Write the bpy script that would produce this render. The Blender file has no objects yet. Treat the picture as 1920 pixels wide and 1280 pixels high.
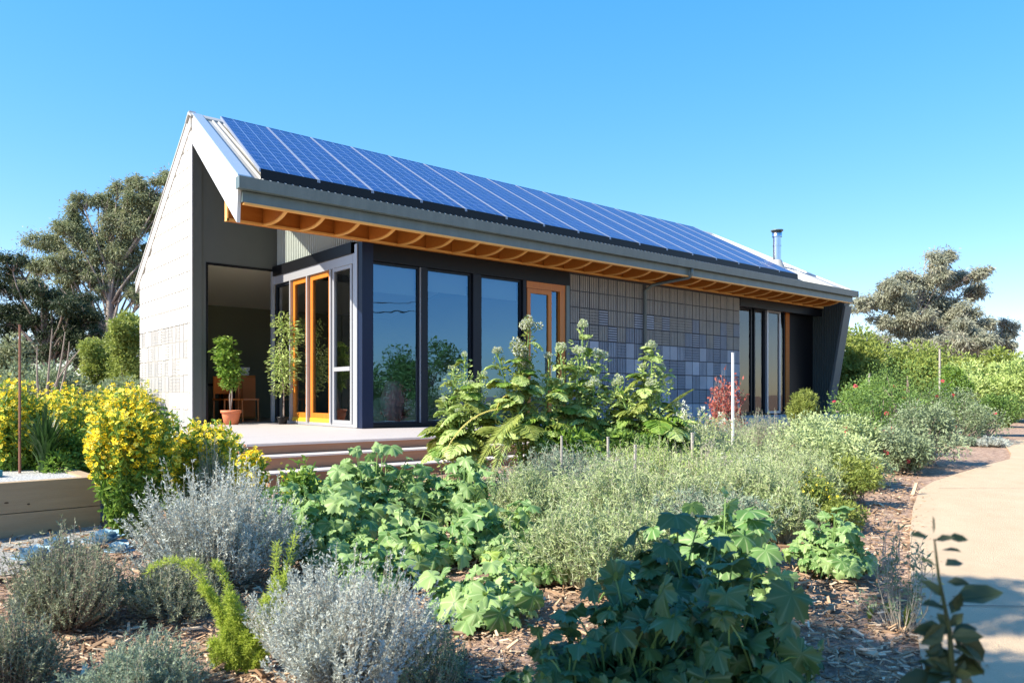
import bpy, math, random
import numpy as np
from mathutils import Vector
rng = np.random.default_rng(7); random.seed(7)
R_ = math.radians
S = bpy.context.scene
COL = S.collection
# ------------------------------------------------------------------ camera frame (used to site things on the ground)
FPX, HX, HY, EYE = 1430.0, 960.0, 742.0, 0.92
CA, CB = 0.6447, 0.7644
def gz(x, y):
    d = CA*x + CB*y
    return float(np.interp(d, [0, 2, 9, 20, 40], [-0.30, -0.28, 0.0, 0.30, 0.36]))
def spot(px, d, z=None):
    r = (px-HX)/FPX*d
    x, y = CA*d + CB*r, CB*d - CA*r
    return (x, y, gz(x, y) if z is None else z)
def hgt(py, d):            # world z seen at row py at depth d
    return EYE + (HY-py)/FPX*d
def onground(px, py, lift=0.0):
    d = 5.0
    for _ in range(60):
        z = gz(*spot(px, d)[:2]) + lift
        nd = (EYE - z)*FPX/(py-HY)
        d = 0.5*d + 0.5*min(nd, 60)
    return spot(px, d)
# ------------------------------------------------------------------ materials
def newmat(name):
    m = bpy.data.materials.new(name); m.use_nodes = True
    nt = m.node_tree; nt.nodes.clear()
    out = nt.nodes.new('ShaderNodeOutputMaterial')
    return m, nt, out
def N(nt, t, **kw):
    n = nt.nodes.new(t)
    for k, v in kw.items():
        if k[0] == '_': setattr(n, k[1:], v)
        else: n.inputs[k.replace('__', ' ')].default_value = v
    return n
def c4(c): return (c[0], c[1], c[2], 1)
def pmat(name, col, rough=.5, metal=0, col2=None, nscale=6, namount=.5, bump=0, bscale=40, spec=.5, stretch=None, coat=0):
    m, nt, out = newmat(name); L = nt.links.new
    p = N(nt, 'ShaderNodeBsdfPrincipled'); p.inputs['Base Color'].default_value = c4(col)
    p.inputs['Roughness'].default_value = rough; p.inputs['Metallic'].default_value = metal
    p.inputs['Specular IOR Level'].default_value = spec; p.inputs['Coat Weight'].default_value = coat
    L(p.outputs[0], out.inputs[0])
    tc = N(nt, 'ShaderNodeTexCoord'); src = tc.outputs['Object']
    if stretch:
        mp = N(nt, 'ShaderNodeMapping'); mp.inputs['Scale'].default_value = stretch; L(src, mp.inputs[0]); src = mp.outputs[0]
    if col2 is not None:
        nz = N(nt, 'ShaderNodeTexNoise'); nz.inputs['Scale'].default_value = nscale; nz.inputs['Detail'].default_value = 6
        nz.inputs['Roughness'].default_value = .65
        L(src, nz.inputs[0])
        rp = N(nt, 'ShaderNodeValToRGB'); rp.color_ramp.elements[0].position = .5-namount/2; rp.color_ramp.elements[1].position = .5+namount/2
        rp.color_ramp.elements[0].color = c4(col); rp.color_ramp.elements[1].color = c4(col2)
        L(nz.outputs[0], rp.inputs[0]); L(rp.outputs[0], p.inputs['Base Color'])
    if bump:
        nb = N(nt, 'ShaderNodeTexNoise'); nb.inputs['Scale'].default_value = bscale; nb.inputs['Detail'].default_value = 5
        L(src, nb.inputs[0]); b = N(nt, 'ShaderNodeBump'); b.inputs['Strength'].default_value = bump; b.inputs['Distance'].default_value = .02
        L(nb.outputs[0], b.inputs['Height']); L(b.outputs[0], p.inputs['Normal'])
    return m
def leafmat(name, a, b, transl=.3, rough=.5, spec=.35, veins=False, c=None, vs=.65):
    """leaf material: colour runs a -> b (-> c) with the per-leaf 'tint' attribute"""
    m, nt, out = newmat(name); L = nt.links.new
    at = N(nt, 'ShaderNodeAttribute'); at.attribute_name = 'tint'
    rp = N(nt, 'ShaderNodeValToRGB'); rp.color_ramp.elements[0].color = c4(a); rp.color_ramp.elements[1].color = c4(b)
    if c: 
        rp.color_ramp.elements[1].position = .7
        e = rp.color_ramp.elements.new(1.0); e.color = c4(c)
    L(at.outputs['Fac'], rp.inputs[0]); colr = rp.outputs[0]
    if veins:
        uv = N(nt, 'ShaderNodeUVMap'); sx = N(nt, 'ShaderNodeSeparateXYZ'); L(uv.outputs[0], sx.inputs[0])
        an = N(nt, 'ShaderNodeMath', _operation='ARCTAN2'); L(sx.outputs[0], an.inputs[0]); L(sx.outputs[1], an.inputs[1])
        mu = N(nt, 'ShaderNodeMath', _operation='MULTIPLY'); mu.inputs[1].default_value = 3.5; L(an.outputs[0], mu.inputs[0])
        co = N(nt, 'ShaderNodeMath', _operation='COSINE'); L(mu.outputs[0], co.inputs[0])
        ab = N(nt, 'ShaderNodeMath', _operation='ABSOLUTE'); L(co.outputs[0], ab.inputs[0])
        gt = N(nt, 'ShaderNodeMapRange'); gt.inputs[1].default_value = .965; gt.inputs[2].default_value = 1.0; gt.inputs[3].default_value=0; gt.inputs[4].default_value=vs; L(ab.outputs[0], gt.inputs[0])
        mx = N(nt, 'ShaderNodeMix', _data_type='RGBA'); L(gt.outputs[0], mx.inputs[0]); L(colr, mx.inputs[6])
        mx.inputs[7].default_value = (b[0]*1.6, b[1]*1.3, b[2]*1.9, 1); colr = mx.outputs[2]
    p = N(nt, 'ShaderNodeBsdfPrincipled'); p.inputs['Roughness'].default_value = rough; p.inputs['Specular IOR Level'].default_value = spec
    t = N(nt, 'ShaderNodeBsdfTranslucent'); mxs = N(nt, 'ShaderNodeMixShader'); mxs.inputs[0].default_value = transl
    L(colr, p.inputs['Base Color']); L(colr, t.inputs['Color']); L(p.outputs[0], mxs.inputs[1]); L(t.outputs[0], mxs.inputs[2]); L(mxs.outputs[0], out.inputs[0])
    return m
def glassmat(name, tint, refl=1.6, rcol=(1, 1, 1)):
    m, nt, out = newmat(name); L = nt.links.new
    fr = N(nt, 'ShaderNodeFresnel'); fr.inputs[0].default_value = refl
    tr = N(nt, 'ShaderNodeBsdfTransparent'); tr.inputs[0].default_value = c4(tint)
    gl = N(nt, 'ShaderNodeBsdfGlossy'); gl.inputs['Roughness'].default_value = 0.0; gl.inputs['Color'].default_value = c4(rcol)
    tc = N(nt, 'ShaderNodeTexCoord'); nz = N(nt, 'ShaderNodeTexNoise'); nz.inputs['Scale'].default_value = 1.6; L(tc.outputs['Object'], nz.inputs[0])
    bp = N(nt, 'ShaderNodeBump'); bp.inputs['Strength'].default_value = .5; bp.inputs['Distance'].default_value = .0035; L(nz.outputs[0], bp.inputs['Height']); L(bp.outputs[0], gl.inputs['Normal'])
    mx = N(nt, 'ShaderNodeMixShader'); L(fr.outputs[0], mx.inputs[0]); L(tr.outputs[0], mx.inputs[1]); L(gl.outputs[0], mx.inputs[2])
    L(mx.outputs[0], out.inputs[0]); return m
M = {}
M['white_clad'] = pmat('white_clad', (.64, .625, .59), .6, col2=(.57, .555, .52), nscale=3, namount=.6)
M['barge'] = pmat('barge', (.64, .64, .62), .4, col2=(.5, .5, .48), nscale=4, stretch=(1, 1, .3))
M['roofing'] = pmat('roofing', (.4, .39, .365), .55, col2=(.34, .34, .315), nscale=2, metal=.1)
M['grey_wall'] = pmat('grey_wall', (.105, .115, .1), .7, col2=(.09, .1, .088), nscale=1.5)
M['corr'] = pmat('corr', (.4, .44, .41), .45, col2=(.36, .4, .37), nscale=4)
M['gutter'] = pmat('gutter', (.13, .17, .168), .4, col2=(.09, .125, .125), nscale=5, namount=.5, stretch=(1.5, 1, .3))
M['black'] = pmat('black', (.004, .0045, .006), .4, spec=.25)
M['frame'] = pmat('frame', (.008, .011, .018), .4, spec=.25)
M['alu'] = pmat('alu', (.42, .43, .46), .35, metal=.4)
M['navy'] = pmat('navy', (.006, .013, .04), .35, spec=.25)
M['wood'] = pmat('wood', (.4, .125, .016), .5, col2=(.5, .18, .03), nscale=5, stretch=(1, 8, 8), spec=.3)
M['wood_dark'] = pmat('wood_dark', (.34, .1, .012), .55, col2=(.42, .14, .02), nscale=4, stretch=(1, 6, 6), spec=.3)
M['wood_edge'] = pmat('wood_edge', (.75, .36, .08), .5, col2=(.8, .45, .13), nscale=6)
M['door_wood'] = pmat('door_wood', (.44, .125, .01), .4, col2=(.54, .19, .02), nscale=4, stretch=(6, 6, .6))
M['sill_yellow'] = pmat('sill_yellow', (.8, .45, .03), .4)
M['deck'] = pmat('deck', (.4, .36, .34), .6, col2=(.5, .46, .43), nscale=4, stretch=(.6, 9, 1))
M['riser'] = pmat('riser', (.38, .18, .09), .6, col2=(.3, .13, .065), nscale=3, stretch=(.8, 1, 14))
M['nosing'] = pmat('nosing', (.62, .5, .42), .6, col2=(.72, .62, .55), nscale=5)
M['slab'] = pmat('slab', (.5, .48, .45), .8, col2=(.42, .4, .38), nscale=6)
M['int_wall'] = pmat('int_wall', (.2, .2, .13), .8)
M['int_ceil'] = pmat('int_ceil', (.88, .82, .68), .7)
M['ceil_lit'] = pmat('ceil_lit', (.8, .74, .5), .8)
M['int_floor'] = pmat('int_floor', (.36, .3, .24), .4)
M['terracotta'] = pmat('terracotta', (.55, .15, .06), .7, col2=(.62, .2, .09), nscale=8)
M['bark'] = pmat('bark', (.3, .24, .2), .9, col2=(.17, .13, .11), nscale=6, stretch=(4, 4, 1), bump=.4)
M['palebark'] = pmat('palebark', (.3, .25, .21), .8, col2=(.16, .13, .11), nscale=3, stretch=(3, 3, .7))
M['steel'] = pmat('steel', (.62, .63, .65), .22, metal=1)
M['rust'] = pmat('rust', (.3, .13, .08), .8, col2=(.2, .08, .05), nscale=20)
M['greywood'] = pmat('greywood', (.42, .38, .34), .85, col2=(.3, .27, .24), nscale=8, stretch=(5, 5, .5))
M['sleeper'] = pmat('sleeper', (.42, .31, .19), .75, col2=(.32, .225, .13), nscale=2.5, stretch=(.7, 1, 7), bump=.2)
M['knot'] = pmat('knot', (.09, .05, .03), .8)
M['teal'] = pmat('teal', (.03, .2, .24), .5)
M['stone'] = pmat('stone', (.5, .49, .45), .7, col2=(.4, .4, .37), nscale=9, bump=.2)
M['orange_chair'] = pmat('orange_chair', (.6, .17, .03), .4)
M['white_plastic'] = pmat('white_plastic', (.75, .75, .72), .4)
M['glass'] = glassmat('glass', (.75, .8, .8), 1.75)
M['glass_main'] = glassmat('glass_main', (.62, .72, .82), 2.6, (.33, .66, 1.0))
M['soil'] = pmat('soil', (.1, .07, .05), .95, col2=(.05, .035, .03), nscale=20)

# ------------------------------------------------------------------ mesh builder
class MB:
    def __init__(s): s.V, s.F, s.n = [], [], 0      # F: (faces, mat, tint, uv)
    def add(s, V, F, mat=0, tint=None, uv=None):
        V = np.asarray(V, float).reshape(-1, 3); F = np.asarray(F, np.int64)
        if F.size == 0: return
        s.V.append(V); s.F.append((F + s.n, mat, tint, uv)); s.n += len(V)
    def build(s, name, mats, parent=None, smooth=False, loc=None):
        me = bpy.data.meshes.new(name)
        V = np.concatenate(s.V) if s.V else np.zeros((0, 3))
        if loc is not None: V = V - np.asarray(loc, float)
        me.vertices.add(len(V)); me.vertices.foreach_set('co', V.astype(np.float32).ravel())
        li = np.concatenate([f.ravel() for f, *_ in s.F]); tot = np.concatenate([np.full(len(f), f.shape[1]) for f, *_ in s.F])
        me.loops.add(len(li)); me.loops.foreach_set('vertex_index', li.astype(np.int32))
        st = np.concatenate([[0], np.cumsum(tot)[:-1]])
        me.polygons.add(len(tot)); me.polygons.foreach_set('loop_start', st.astype(np.int32))
        me.polygons.foreach_set('material_index', np.concatenate([np.full(len(f), m) for f, m, *_ in s.F]).astype(np.int32))
        me.polygons.foreach_set('use_smooth', np.full(len(tot), smooth))
        if any(t is not None for _, _, t, _ in s.F):
            a = me.attributes.new('tint', 'FLOAT', 'FACE')
            a.data.foreach_set('value', np.concatenate([np.broadcast_to(np.asarray(0 if t is None else t, np.float32), (len(f),)) for f, _, t, _ in s.F]).astype(np.float32))
        if any(u is not None for *_, u in s.F):
            uvl = me.uv_layers.new(name='UVMap')
            uvl.data.foreach_set('uv', np.concatenate([(np.zeros((f.size, 2)) if u is None else np.asarray(u)).reshape(-1, 2) for f, _, _, u in s.F]).astype(np.float32).ravel())
        me.update(calc_edges=True)
        for m in (mats if isinstance(mats, (list, tuple)) else [mats]): me.materials.append(m if not isinstance(m, str) else M[m])
        o = bpy.data.objects.new(name, me); COL.objects.link(o)
        if loc is not None and parent is None: o.location = loc
        if parent is not None: o.parent = parent
        return o
    def box(s, x0, x1, y0, y1, z0, z1, mat=0, tint=None):
        V = [(x, y, z) for z in (z0, z1) for x, y in ((x0, y0), (x1, y0), (x1, y1), (x0, y1))]
        s.add(V, [(0, 3, 2, 1), (4, 5, 6, 7), (0, 1, 5, 4), (1, 2, 6, 5), (2, 3, 7, 6), (3, 0, 4, 7)], mat, tint); return s
    def prism(s, poly, vec, mat=0):
        """planar polygon (3-d points) extruded along vec"""
        P = np.asarray(poly, float); n = len(P); V = np.vstack([P, P+np.asarray(vec, float)])
        s.add(V, [list(range(n))[::-1]], mat); s.n -= 2*n; s.V.pop()
        s.add(V, [[n+i for i in range(n)]], mat); s.n -= 2*n; s.V.pop()
        s.add(V, [(i, (i+1) % n, n+(i+1) % n, n+i) for i in range(n)], mat); return s
    def tube(s, pts, rad, sides=6, mat=0, tint=None, cap=True):
        P = np.asarray(pts, float); n = len(P); rad = np.broadcast_to(np.asarray(rad, float), (n,))
        T = np.gradient(P, axis=0); T /= np.linalg.norm(T, axis=1)[:, None]+1e-9
        up = np.array([0, 0, 1.]) if abs(T[0, 2]) < .9 else np.array([1., 0, 0])
        A = np.cross(T, up); A /= np.linalg.norm(A, axis=1)[:, None]+1e-9; B = np.cross(A, T)
        th = np.arange(sides)*2*np.pi/sides
        V = P[:, None]+rad[:, None, None]*(np.cos(th)[None, :, None]*A[:, None]+np.sin(th)[None, :, None]*B[:, None])
        F = [(i*sides+j, i*sides+(j+1) % sides, (i+1)*sides+(j+1) % sides, (i+1)*sides+j) for i in range(n-1) for j in range(sides)]
        s.add(V.reshape(-1, 3), F, mat, tint)
        if cap:
            s.F.append((np.array([[s.n-sides+j for j in range(sides)]]), mat, tint, None))
            s.F.append((np.array([[s.n-n*sides+j for j in range(sides)][::-1]]), mat, tint, None))
        return s
    def lathe(s, prof, c, sides=28, mat=0):
        n = len(prof); th = np.arange(sides)*2*np.pi/sides
        V = np.array([[(c[0]+r*math.cos(t), c[1]+r*math.sin(t), c[2]+z) for t in th] for r, z in prof])
        F = [(i*sides+j, i*sides+(j+1) % sides, (i+1)*sides+(j+1) % sides, (i+1)*sides+j) for i in range(n-1) for j in range(sides)]
        s.add(V.reshape(-1, 3), F, mat); return s
def nrm(a): return a/(np.linalg.norm(a, axis=-1, keepdims=True)+1e-9)
def tag(o, label=None, cat=None, group=None, kind=None):
    for k, v in (('label', label), ('category', cat), ('group', group), ('kind', kind)):
        if v: o[k] = v
    return o
def empty(name, loc, label, cat, group=None):
    o = bpy.data.objects.new(name, None); COL.objects.link(o); o.location = loc; o.empty_display_size = .2
    return tag(o, label, cat, group)
# leaf templates: verts (x across, y along, z out), faces grouped
def tmpl(V, F): return np.array(V, float), [np.array(f) for f in F]
T_BLADE = tmpl([(0, 0, 0), (.5, .4, -.06), (0, 1, 0), (-.5, .4, -.06)], [[(0, 1, 2, 3)]])
T_FOLD = tmpl([(0, 0, 0), (.5, .42, .05), (.32, .78, .0), (0, 1, -.12), (-.32, .78, .0), (-.5, .42, .05), (0, .5, -.06)], [[(0, 1, 2, 6), (6, 2, 3, 4), (0, 6, 4, 5)]])
def lobed(sd):
    rg = np.random.default_rng(sd); k = 46; V = [(0, 0, 0)]; ts = np.linspace(-np.pi, np.pi, k, endpoint=False)+.0001
    lob = [(0, .72), (.9, .62), (-.9, .62), (1.85, .5), (-1.85, .5), (2.55, .36), (-2.55, .36)]; lob = [(a+rg.normal()*.06, l*(1+rg.normal()*.07)) for a, l in lob]
    ph = rg.random(3)*6
    def r(i, t):
        v = .26
        for a, l in lob:
            c = math.cos(np.clip((t-a)*1.75, -1.57, 1.57)); v = max(v, l*(.2+.8*max(c, 0)**1.1))
        if abs(t) > 2.9: v *= .35
        return v*(1+.075*(1 if i % 2 else -1))
    for q in (.5, 1.0):
        for i, t in enumerate(ts):
            rr = r(i, t)*q; x, y = rr*math.sin(t)*1.05, rr*math.cos(t)
            V.append((x, y, -.45*rr**2+(.05*math.cos(t*3.5)+.06*math.sin(2*t+ph[0])+.055*math.sin(5*t+ph[1]))*q))
    tri = [(0, 1+(i+1) % k, 1+i) for i in range(k)]
    quad = [(1+i, 1+(i+1) % k, 1+k+(i+1) % k, 1+k+i) for i in range(k)]
    return tmpl(V, [tri, quad])
T_LOBED = [lobed(s) for s in range(5)]
def daisy(n=6, c=.25):
    V = []; q = []
    for i in range(n):
        t = 2*np.pi*i/n; w = np.pi/n*.9
        V += [(.5*c*math.sin(t), .5*c*math.cos(t), 0), (.36*math.sin(t+w), .36*math.cos(t+w), .03), (.5*math.sin(t), .5*math.cos(t), .08), (.36*math.sin(t-w), .36*math.cos(t-w), .03)]
        q.append((4*i, 4*i+1, 4*i+2, 4*i+3))
    return tmpl(V, [q])
T_DAISY = daisy()
def leaves(mb, P, D, Nn, L, W, T=T_BLADE, mat=0, tint=None, uv=False, bend=None):
    P = np.asarray(P, float).reshape(-1, 3); n = len(P)
    if n == 0: return
    D = nrm(np.broadcast_to(D, (n, 3)).astype(float)); Nn = np.broadcast_to(Nn, (n, 3)).astype(float)
    Sx = nrm(np.cross(D, Nn)+1e-6); N2 = nrm(np.cross(Sx, D)); L = np.broadcast_to(L, (n,)); W = np.broadcast_to(W, (n,))
    TV, TF = T; m = len(TV)
    V = P[:, None]+TV[None, :, 0, None]*(W[:, None, None]*Sx[:, None])+TV[None, :, 1, None]*(L[:, None, None]*D[:, None])+TV[None, :, 2, None]*(L[:, None, None]*N2[:, None])
    V = V.reshape(-1, 3); tint = rng.random(n) if tint is None else np.broadcast_to(tint, (n,)); first = True
    for F in TF:
        FF = (F[None]+(np.arange(n)*m)[:, None, None]).reshape(-1, F.shape[1])
        u = None
        if uv: u = np.broadcast_to(TV[F.ravel()][None, :, :2], (n, F.size, 2)).reshape(-1, 2)
        if first: mb.add(V, FF, mat, np.repeat(tint, len(F)), u); first = False
        else: mb.F.append((FF+mb.n-len(V), mat, np.repeat(tint, len(F)), u))
def rdir(n): return nrm(rng.normal(size=(n, 3)))
def multitube(mb, A, B, bow, rad, seg=4, mat=0, tint=None, tip=.4):
    """many thin 3-sided stems from A to B bowed by vector bow; returns a sampler"""
    A = np.asarray(A, float); B = np.asarray(B, float); n = len(A); bow = np.broadcast_to(bow, (n, 3))
    t = np.linspace(0, 1, seg+1)
    C = A[:, None]*(1-t)[None, :, None]+B[:, None]*t[None, :, None]+bow[:, None]*(4*t*(1-t))[None, :, None]
    T = nrm(np.gradient(C, axis=1)); up = np.array([.31, .2, .93]); X = nrm(np.cross(T, up)); Y = np.cross(X, T)
    r = np.broadcast_to(rad, (n,))[:, None]*(1-(1-tip)*t)[None]
    V = np.stack([C+r[..., None]*(math.cos(a)*X+math.sin(a)*Y) for a in (0, 2.094, 4.189)], axis=2)   # n,seg+1,3,3
    idx = np.arange(n*(seg+1)*3).reshape(n, seg+1, 3)
    F = []
    for j in range(3):
        k = (j+1) % 3
        F.append(np.stack([idx[:, :-1, j], idx[:, :-1, k], idx[:, 1:, k], idx[:, 1:, j]], axis=-1).reshape(-1, 4))
    F = np.concatenate(F); mb.add(V.reshape(-1, 3), F, mat, .5 if tint is None else tint)
    def samp(i, tt):
        tt = np.asarray(tt)[:, None]; p = A[i]*(1-tt)+B[i]*tt+bow[i]*4*tt*(1-tt); d = nrm(B[i]-A[i]+bow[i]*4*(1-2*tt)); return p, d
    return samp

# ------------------------------------------------------------------ leaf materials
M['silver'] = leafmat('silver', (.38, .41, .36), (.68, .72, .66), .25, .8, .15)
M['silverolive'] = leafmat('silverolive', (.15, .18, .1), (.36, .39, .27), .2, .8, .15)
M['sage'] = leafmat('sage', (.2, .27, .18), (.38, .45, .32), .25, .8, .15)
M['squash'] = leafmat('squash', (.1, .22, .055), (.3, .43, .15), .28, .5, .35, veins=True, c=(.3, .42, .08))
M['squashstem'] = leafmat('squashstem', (.14, .26, .08), (.22, .34, .1), .1)
M['squashshade'] = leafmat('squashshade', (.03, .085, .025), (.08, .16, .05), .2, .45, .4, veins=True, c=(.12, .22, .05))  # shaded copy of squash: foreground shade is put into the leaf colour
M['limefern'] = leafmat('limefern', (.36, .46, .06), (.58, .66, .14), .45)
M['green'] = leafmat('green', (.09, .18, .04), (.22, .33, .08), .3)
M['brightgreen'] = leafmat('brightgreen', (.12, .24, .03), (.28, .4, .07), .35)
M['yellowgreen'] = leafmat('yellowgreen', (.16, .22, .04), (.34, .38, .09), .35)
M['palegreen'] = leafmat('palegreen', (.26, .38, .09), (.54, .62, .24), .3)
M['wispy'] = leafmat('wispy', (.25, .34, .13), (.5, .56, .28), .25)
M['greygreen'] = leafmat('greygreen', (.16, .22, .11), (.32, .38, .22), .25)
M['strap'] = leafmat('strap', (.025, .06, .02), (.06, .13, .03), .2, .35)
M['strapbright'] = leafmat('strapbright', (.05, .17, .03), (.12, .3, .05), .35)
M['yellowflower'] = leafmat('yellowflower', (.88, .58, .01), (.93, .78, .05), .25, .6, .2, c=(.95, .86, .2))
M['whiteflower'] = leafmat('whiteflower', (.6, .62, .5), (.78, .78, .68), .25, .7, .2)
M['pinkflower'] = leafmat('pinkflower', (.6, .04, .1), (.7, .12, .12), .2)
M['redleaf'] = leafmat('redleaf', (.35, .08, .06), (.5, .16, .12), .25)
M['yellowleaf'] = leafmat('yellowleaf', (.5, .45, .08), (.62, .56, .2), .35)
M['palestem'] = leafmat('palestem', (.36, .38, .24), (.5, .5, .36), .1)
M['drystem'] = leafmat('drystem', (.3, .26, .2), (.45, .41, .34), .1)
M['euca'] = leafmat('euca', (.15, .19, .085), (.32, .35, .19), .35, .5, .4, c=(.27, .23, .17))
M['eucapale'] = leafmat('eucapale', (.24, .26, .18), (.42, .43, .32), .4, .5, .4, c=(.34, .29, .22))
M['darkleaf'] = leafmat('darkleaf', (.025, .045, .018), (.075, .1, .04), .2)
M['blueagave'] = leafmat('blueagave', (.2, .33, .4), (.34, .48, .58), .1, .5)
M['hedge'] = leafmat('hedge', (.18, .24, .05), (.36, .42, .1), .4, c=(.42, .43, .12))

# ================================================================== SETTING
def polar_ground():
    rs = np.concatenate([[0.0], np.geomspace(.4, 14, 150), np.geomspace(14.6, 2500, 50)])
    na = 360; V = []
    th = np.linspace(0, 2*np.pi, na, endpoint=False)
    X = rs[:, None]*np.cos(th)[None]; Y = rs[:, None]*np.sin(th)[None]
    d = CA*X+CB*Y
    Z = np.interp(d, [0, 2, 9, 20, 40], [-0.30, -0.28, 0.0, 0.30, 0.36])
    fade = np.clip((16-rs)/6, 0, 1)[:, None]
    Z = Z+fade*(.018*np.sin(X*3.1+Y*1.7)*np.cos(Y*2.3-X)+.012*np.sin(X*7.3)*np.sin(Y*6.1)-.02)
    V = np.stack([X, Y, Z], -1).reshape(-1, 3)
    F = [(i*na+j, i*na+(j+1) % na, (i+1)*na+(j+1) % na, (i+1)*na+j) for i in range(len(rs)-1) for j in range(na)]
    mb = MB(); mb.add(V, F)
    m, nt, out = newmat('mulch'); L = nt.links.new
    p = N(nt, 'ShaderNodeBsdfPrincipled'); p.inputs['Roughness'].default_value = .95; p.inputs['Specular IOR Level'].default_value = .1; L(p.outputs[0], out.inputs[0])
    tc = N(nt, 'ShaderNodeTexCoord')
    n1 = N(nt, 'ShaderNodeTexNoise', Scale=22.0, Detail=8.0); n1.inputs['Roughness'].default_value = .75; L(tc.outputs['Object'], n1.inputs[0])
    n2 = N(nt, 'ShaderNodeTexNoise', Scale=.9, Detail=4.0); L(tc.outputs['Object'], n2.inputs[0])
    r1 = N(nt, 'ShaderNodeValToRGB'); e = r1.color_ramp.elements; e[0].position = .34; e[0].color = (.16, .1, .075, 1); e[1].position = .66; e[1].color = (.62, .46, .36, 1)
    x = e.new(.5); x.color = (.4, .28, .21, 1); L(n1.outputs[0], r1.inputs[0])
    mx = N(nt, 'ShaderNodeMix', _data_type='RGBA', _blend_type='MULTIPLY'); mx.inputs[0].default_value = .5
    r2 = N(nt, 'ShaderNodeValToRGB'); r2.color_ramp.elements[0].color = (.6, .58, .55, 1); r2.color_ramp.elements[1].color = (1.1, 1.05, 1, 1); L(n2.outputs[0], r2.inputs[0])
    L(r1.outputs[0], mx.inputs[6]); L(r2.outputs[0], mx.inputs[7]); L(mx.outputs[2], p.inputs['Base Color'])
    b = N(nt, 'ShaderNodeBump'); b.inputs['Strength'].default_value = .9; b.inputs['Distance'].default_value = .03; L(n1.outputs[0], b.inputs['Height']); L(b.outputs[0], p.inputs['Normal'])
    o = mb.build('ground', m, smooth=True); tag(o, 'tan bark mulch ground of the garden', None, None, 'structure')
polar_ground()
def path():
    left = [(1748, 1420), (1737, 1290), (1722, 1200), (1708, 1080), (1706, 1000), (1712, 950), (1724, 918), (1748, 903), (1780, 892), (1850, 871), (1893, 860), (1896, 850), (1888, 838), (1878, 829), (1895, 825), (1935, 824)]
    Lp = [onground(*p, lift=.02) for p in left]
    Rp = [onground(px, py, lift=.02) for px, py in ((2600, 824), (3000, 835), (3000, 900), (3600, 1290), (3900, 1700))]
    ring = Lp+Rp
    out = []
    from mathutils.geometry import tessellate_polygon
    n = len(ring); tri = tessellate_polygon([[Vector((p[0], p[1], 0)) for p in ring]])
    mb = MB()
    V = [(p[0], p[1], gz(p[0], p[1])+.02) for p in ring]; Vb = [(x, y, z-.12) for x, y, z in V]
    mb.add(V, [t[::-1] if ((V[t[1]][0]-V[t[0]][0])*(V[t[2]][1]-V[t[0]][1])-(V[t[1]][1]-V[t[0]][1])*(V[t[2]][0]-V[t[0]][0])) < 0 else t for t in tri])
    mb.add(V+Vb, [(i, (i+1) % n, n+(i+1) % n, n+i) for i in range(n)])
    m = pmat('path_concrete', (.46, .335, .21), .85, col2=(.56, .42, .275), nscale=3.5, namount=.55, bump=.6, bscale=150)
    tag(mb.build('path', m), 'smooth sandy concrete path curving along the right side', None, None, 'structure')
    # saw-cut joints in the path
    j = MB()
    for a, b in (((1713, 1134), (2300, 1142)), ((1760, 915), (2200, 914))):
        A = onground(*a, lift=.02); B = onground(*b, lift=.02); dx = np.array(B[:2])-A[:2]; pr = np.array([-dx[1], dx[0]])/np.linalg.norm(dx)*.004
        q = [(A[0]-pr[0], A[1]-pr[1]), (B[0]-pr[0], B[1]-pr[1]), (B[0]+pr[0], B[1]+pr[1]), (A[0]+pr[0], A[1]+pr[1])]
        j.add([(x, y, gz(x, y)+.024) for x, y in q], [(0, 1, 2, 3)])
    tag(j.build('path_joint', 'knot'), 'thin dark joint lines cut across the sandy path', None, None, 'structure')
path()
def gravel():
    pts = [(-60, 1090), (60, 1075), (160, 1040), (200, 1010), (185, 975), (150, 955), (-60, 985)]
    W = [onground(*p) for p in pts]; mb = MB()
    mb.add([(x, y, gz(x, y)+.012) for x, y, _ in W], [list(range(len(W)))[::-1]])
    m = pmat('gravel', (.13, .13, .12), .9, col2=(.42, .41, .375), nscale=60, namount=.3, bump=.8, bscale=90)
    tag(mb.build('gravel_strip', m), 'pale gravel strip in front of the timber bed', None, None, 'structure')
gravel()
def mulch_chips():
    n = 42000; px = rng.uniform(-40, 1730, n*2); d = 2.4+11*rng.random(n*2)**1.5
    r = (px-HX)/FPX*d; x = CA*d+CB*r; y = CB*d-CA*r
    k = ~((x > 3.0) & (y > 8.0)); 
    x, y = x[k][:n], y[k][:n]; n = len(x)
    dd = CA*x+CB*y; z = np.interp(dd, [0, 2, 9, 20, 40], [-0.30, -0.28, 0, .3, .36])+.004+.012*rng.random(n)
    D = nrm(np.stack([rng.normal(size=n), rng.normal(size=n), .22*rng.normal(size=n)], 1)); Nn = np.stack([.3*rng.normal(size=n), .3*rng.normal(size=n), np.ones(n)], 1)
    T = tmpl([(-.5, 0, 0), (.5, .05, 0), (.35, 1, 0), (-.4, .9, 0), (-.5, 0, .1), (.5, .05, .1), (.35, 1, .08), (-.4, .9, .08)],
             [[(4, 7, 6, 5), (0, 1, 5, 4), (1, 2, 6, 5), (2, 3, 7, 6), (3, 0, 4, 7)]])
    L_ = rng.uniform(.012, .055, n)*(1+1.6*(rng.random(n) > .97)); mb = MB(); leaves(mb, np.stack([x, y, z], 1), D, Nn, L_, L_*rng.uniform(.08, .34, n), T)
    m = leafmat('chip', (.2, .12, .07), (.44, .3, .19), .0, .9, .1, c=(.7, .56, .4))
    tag(mb.build('bark_chips', m), 'scattered bark chips and twigs over the garden beds', 'bark mulch', None, 'stuff')
mulch_chips()

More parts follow.
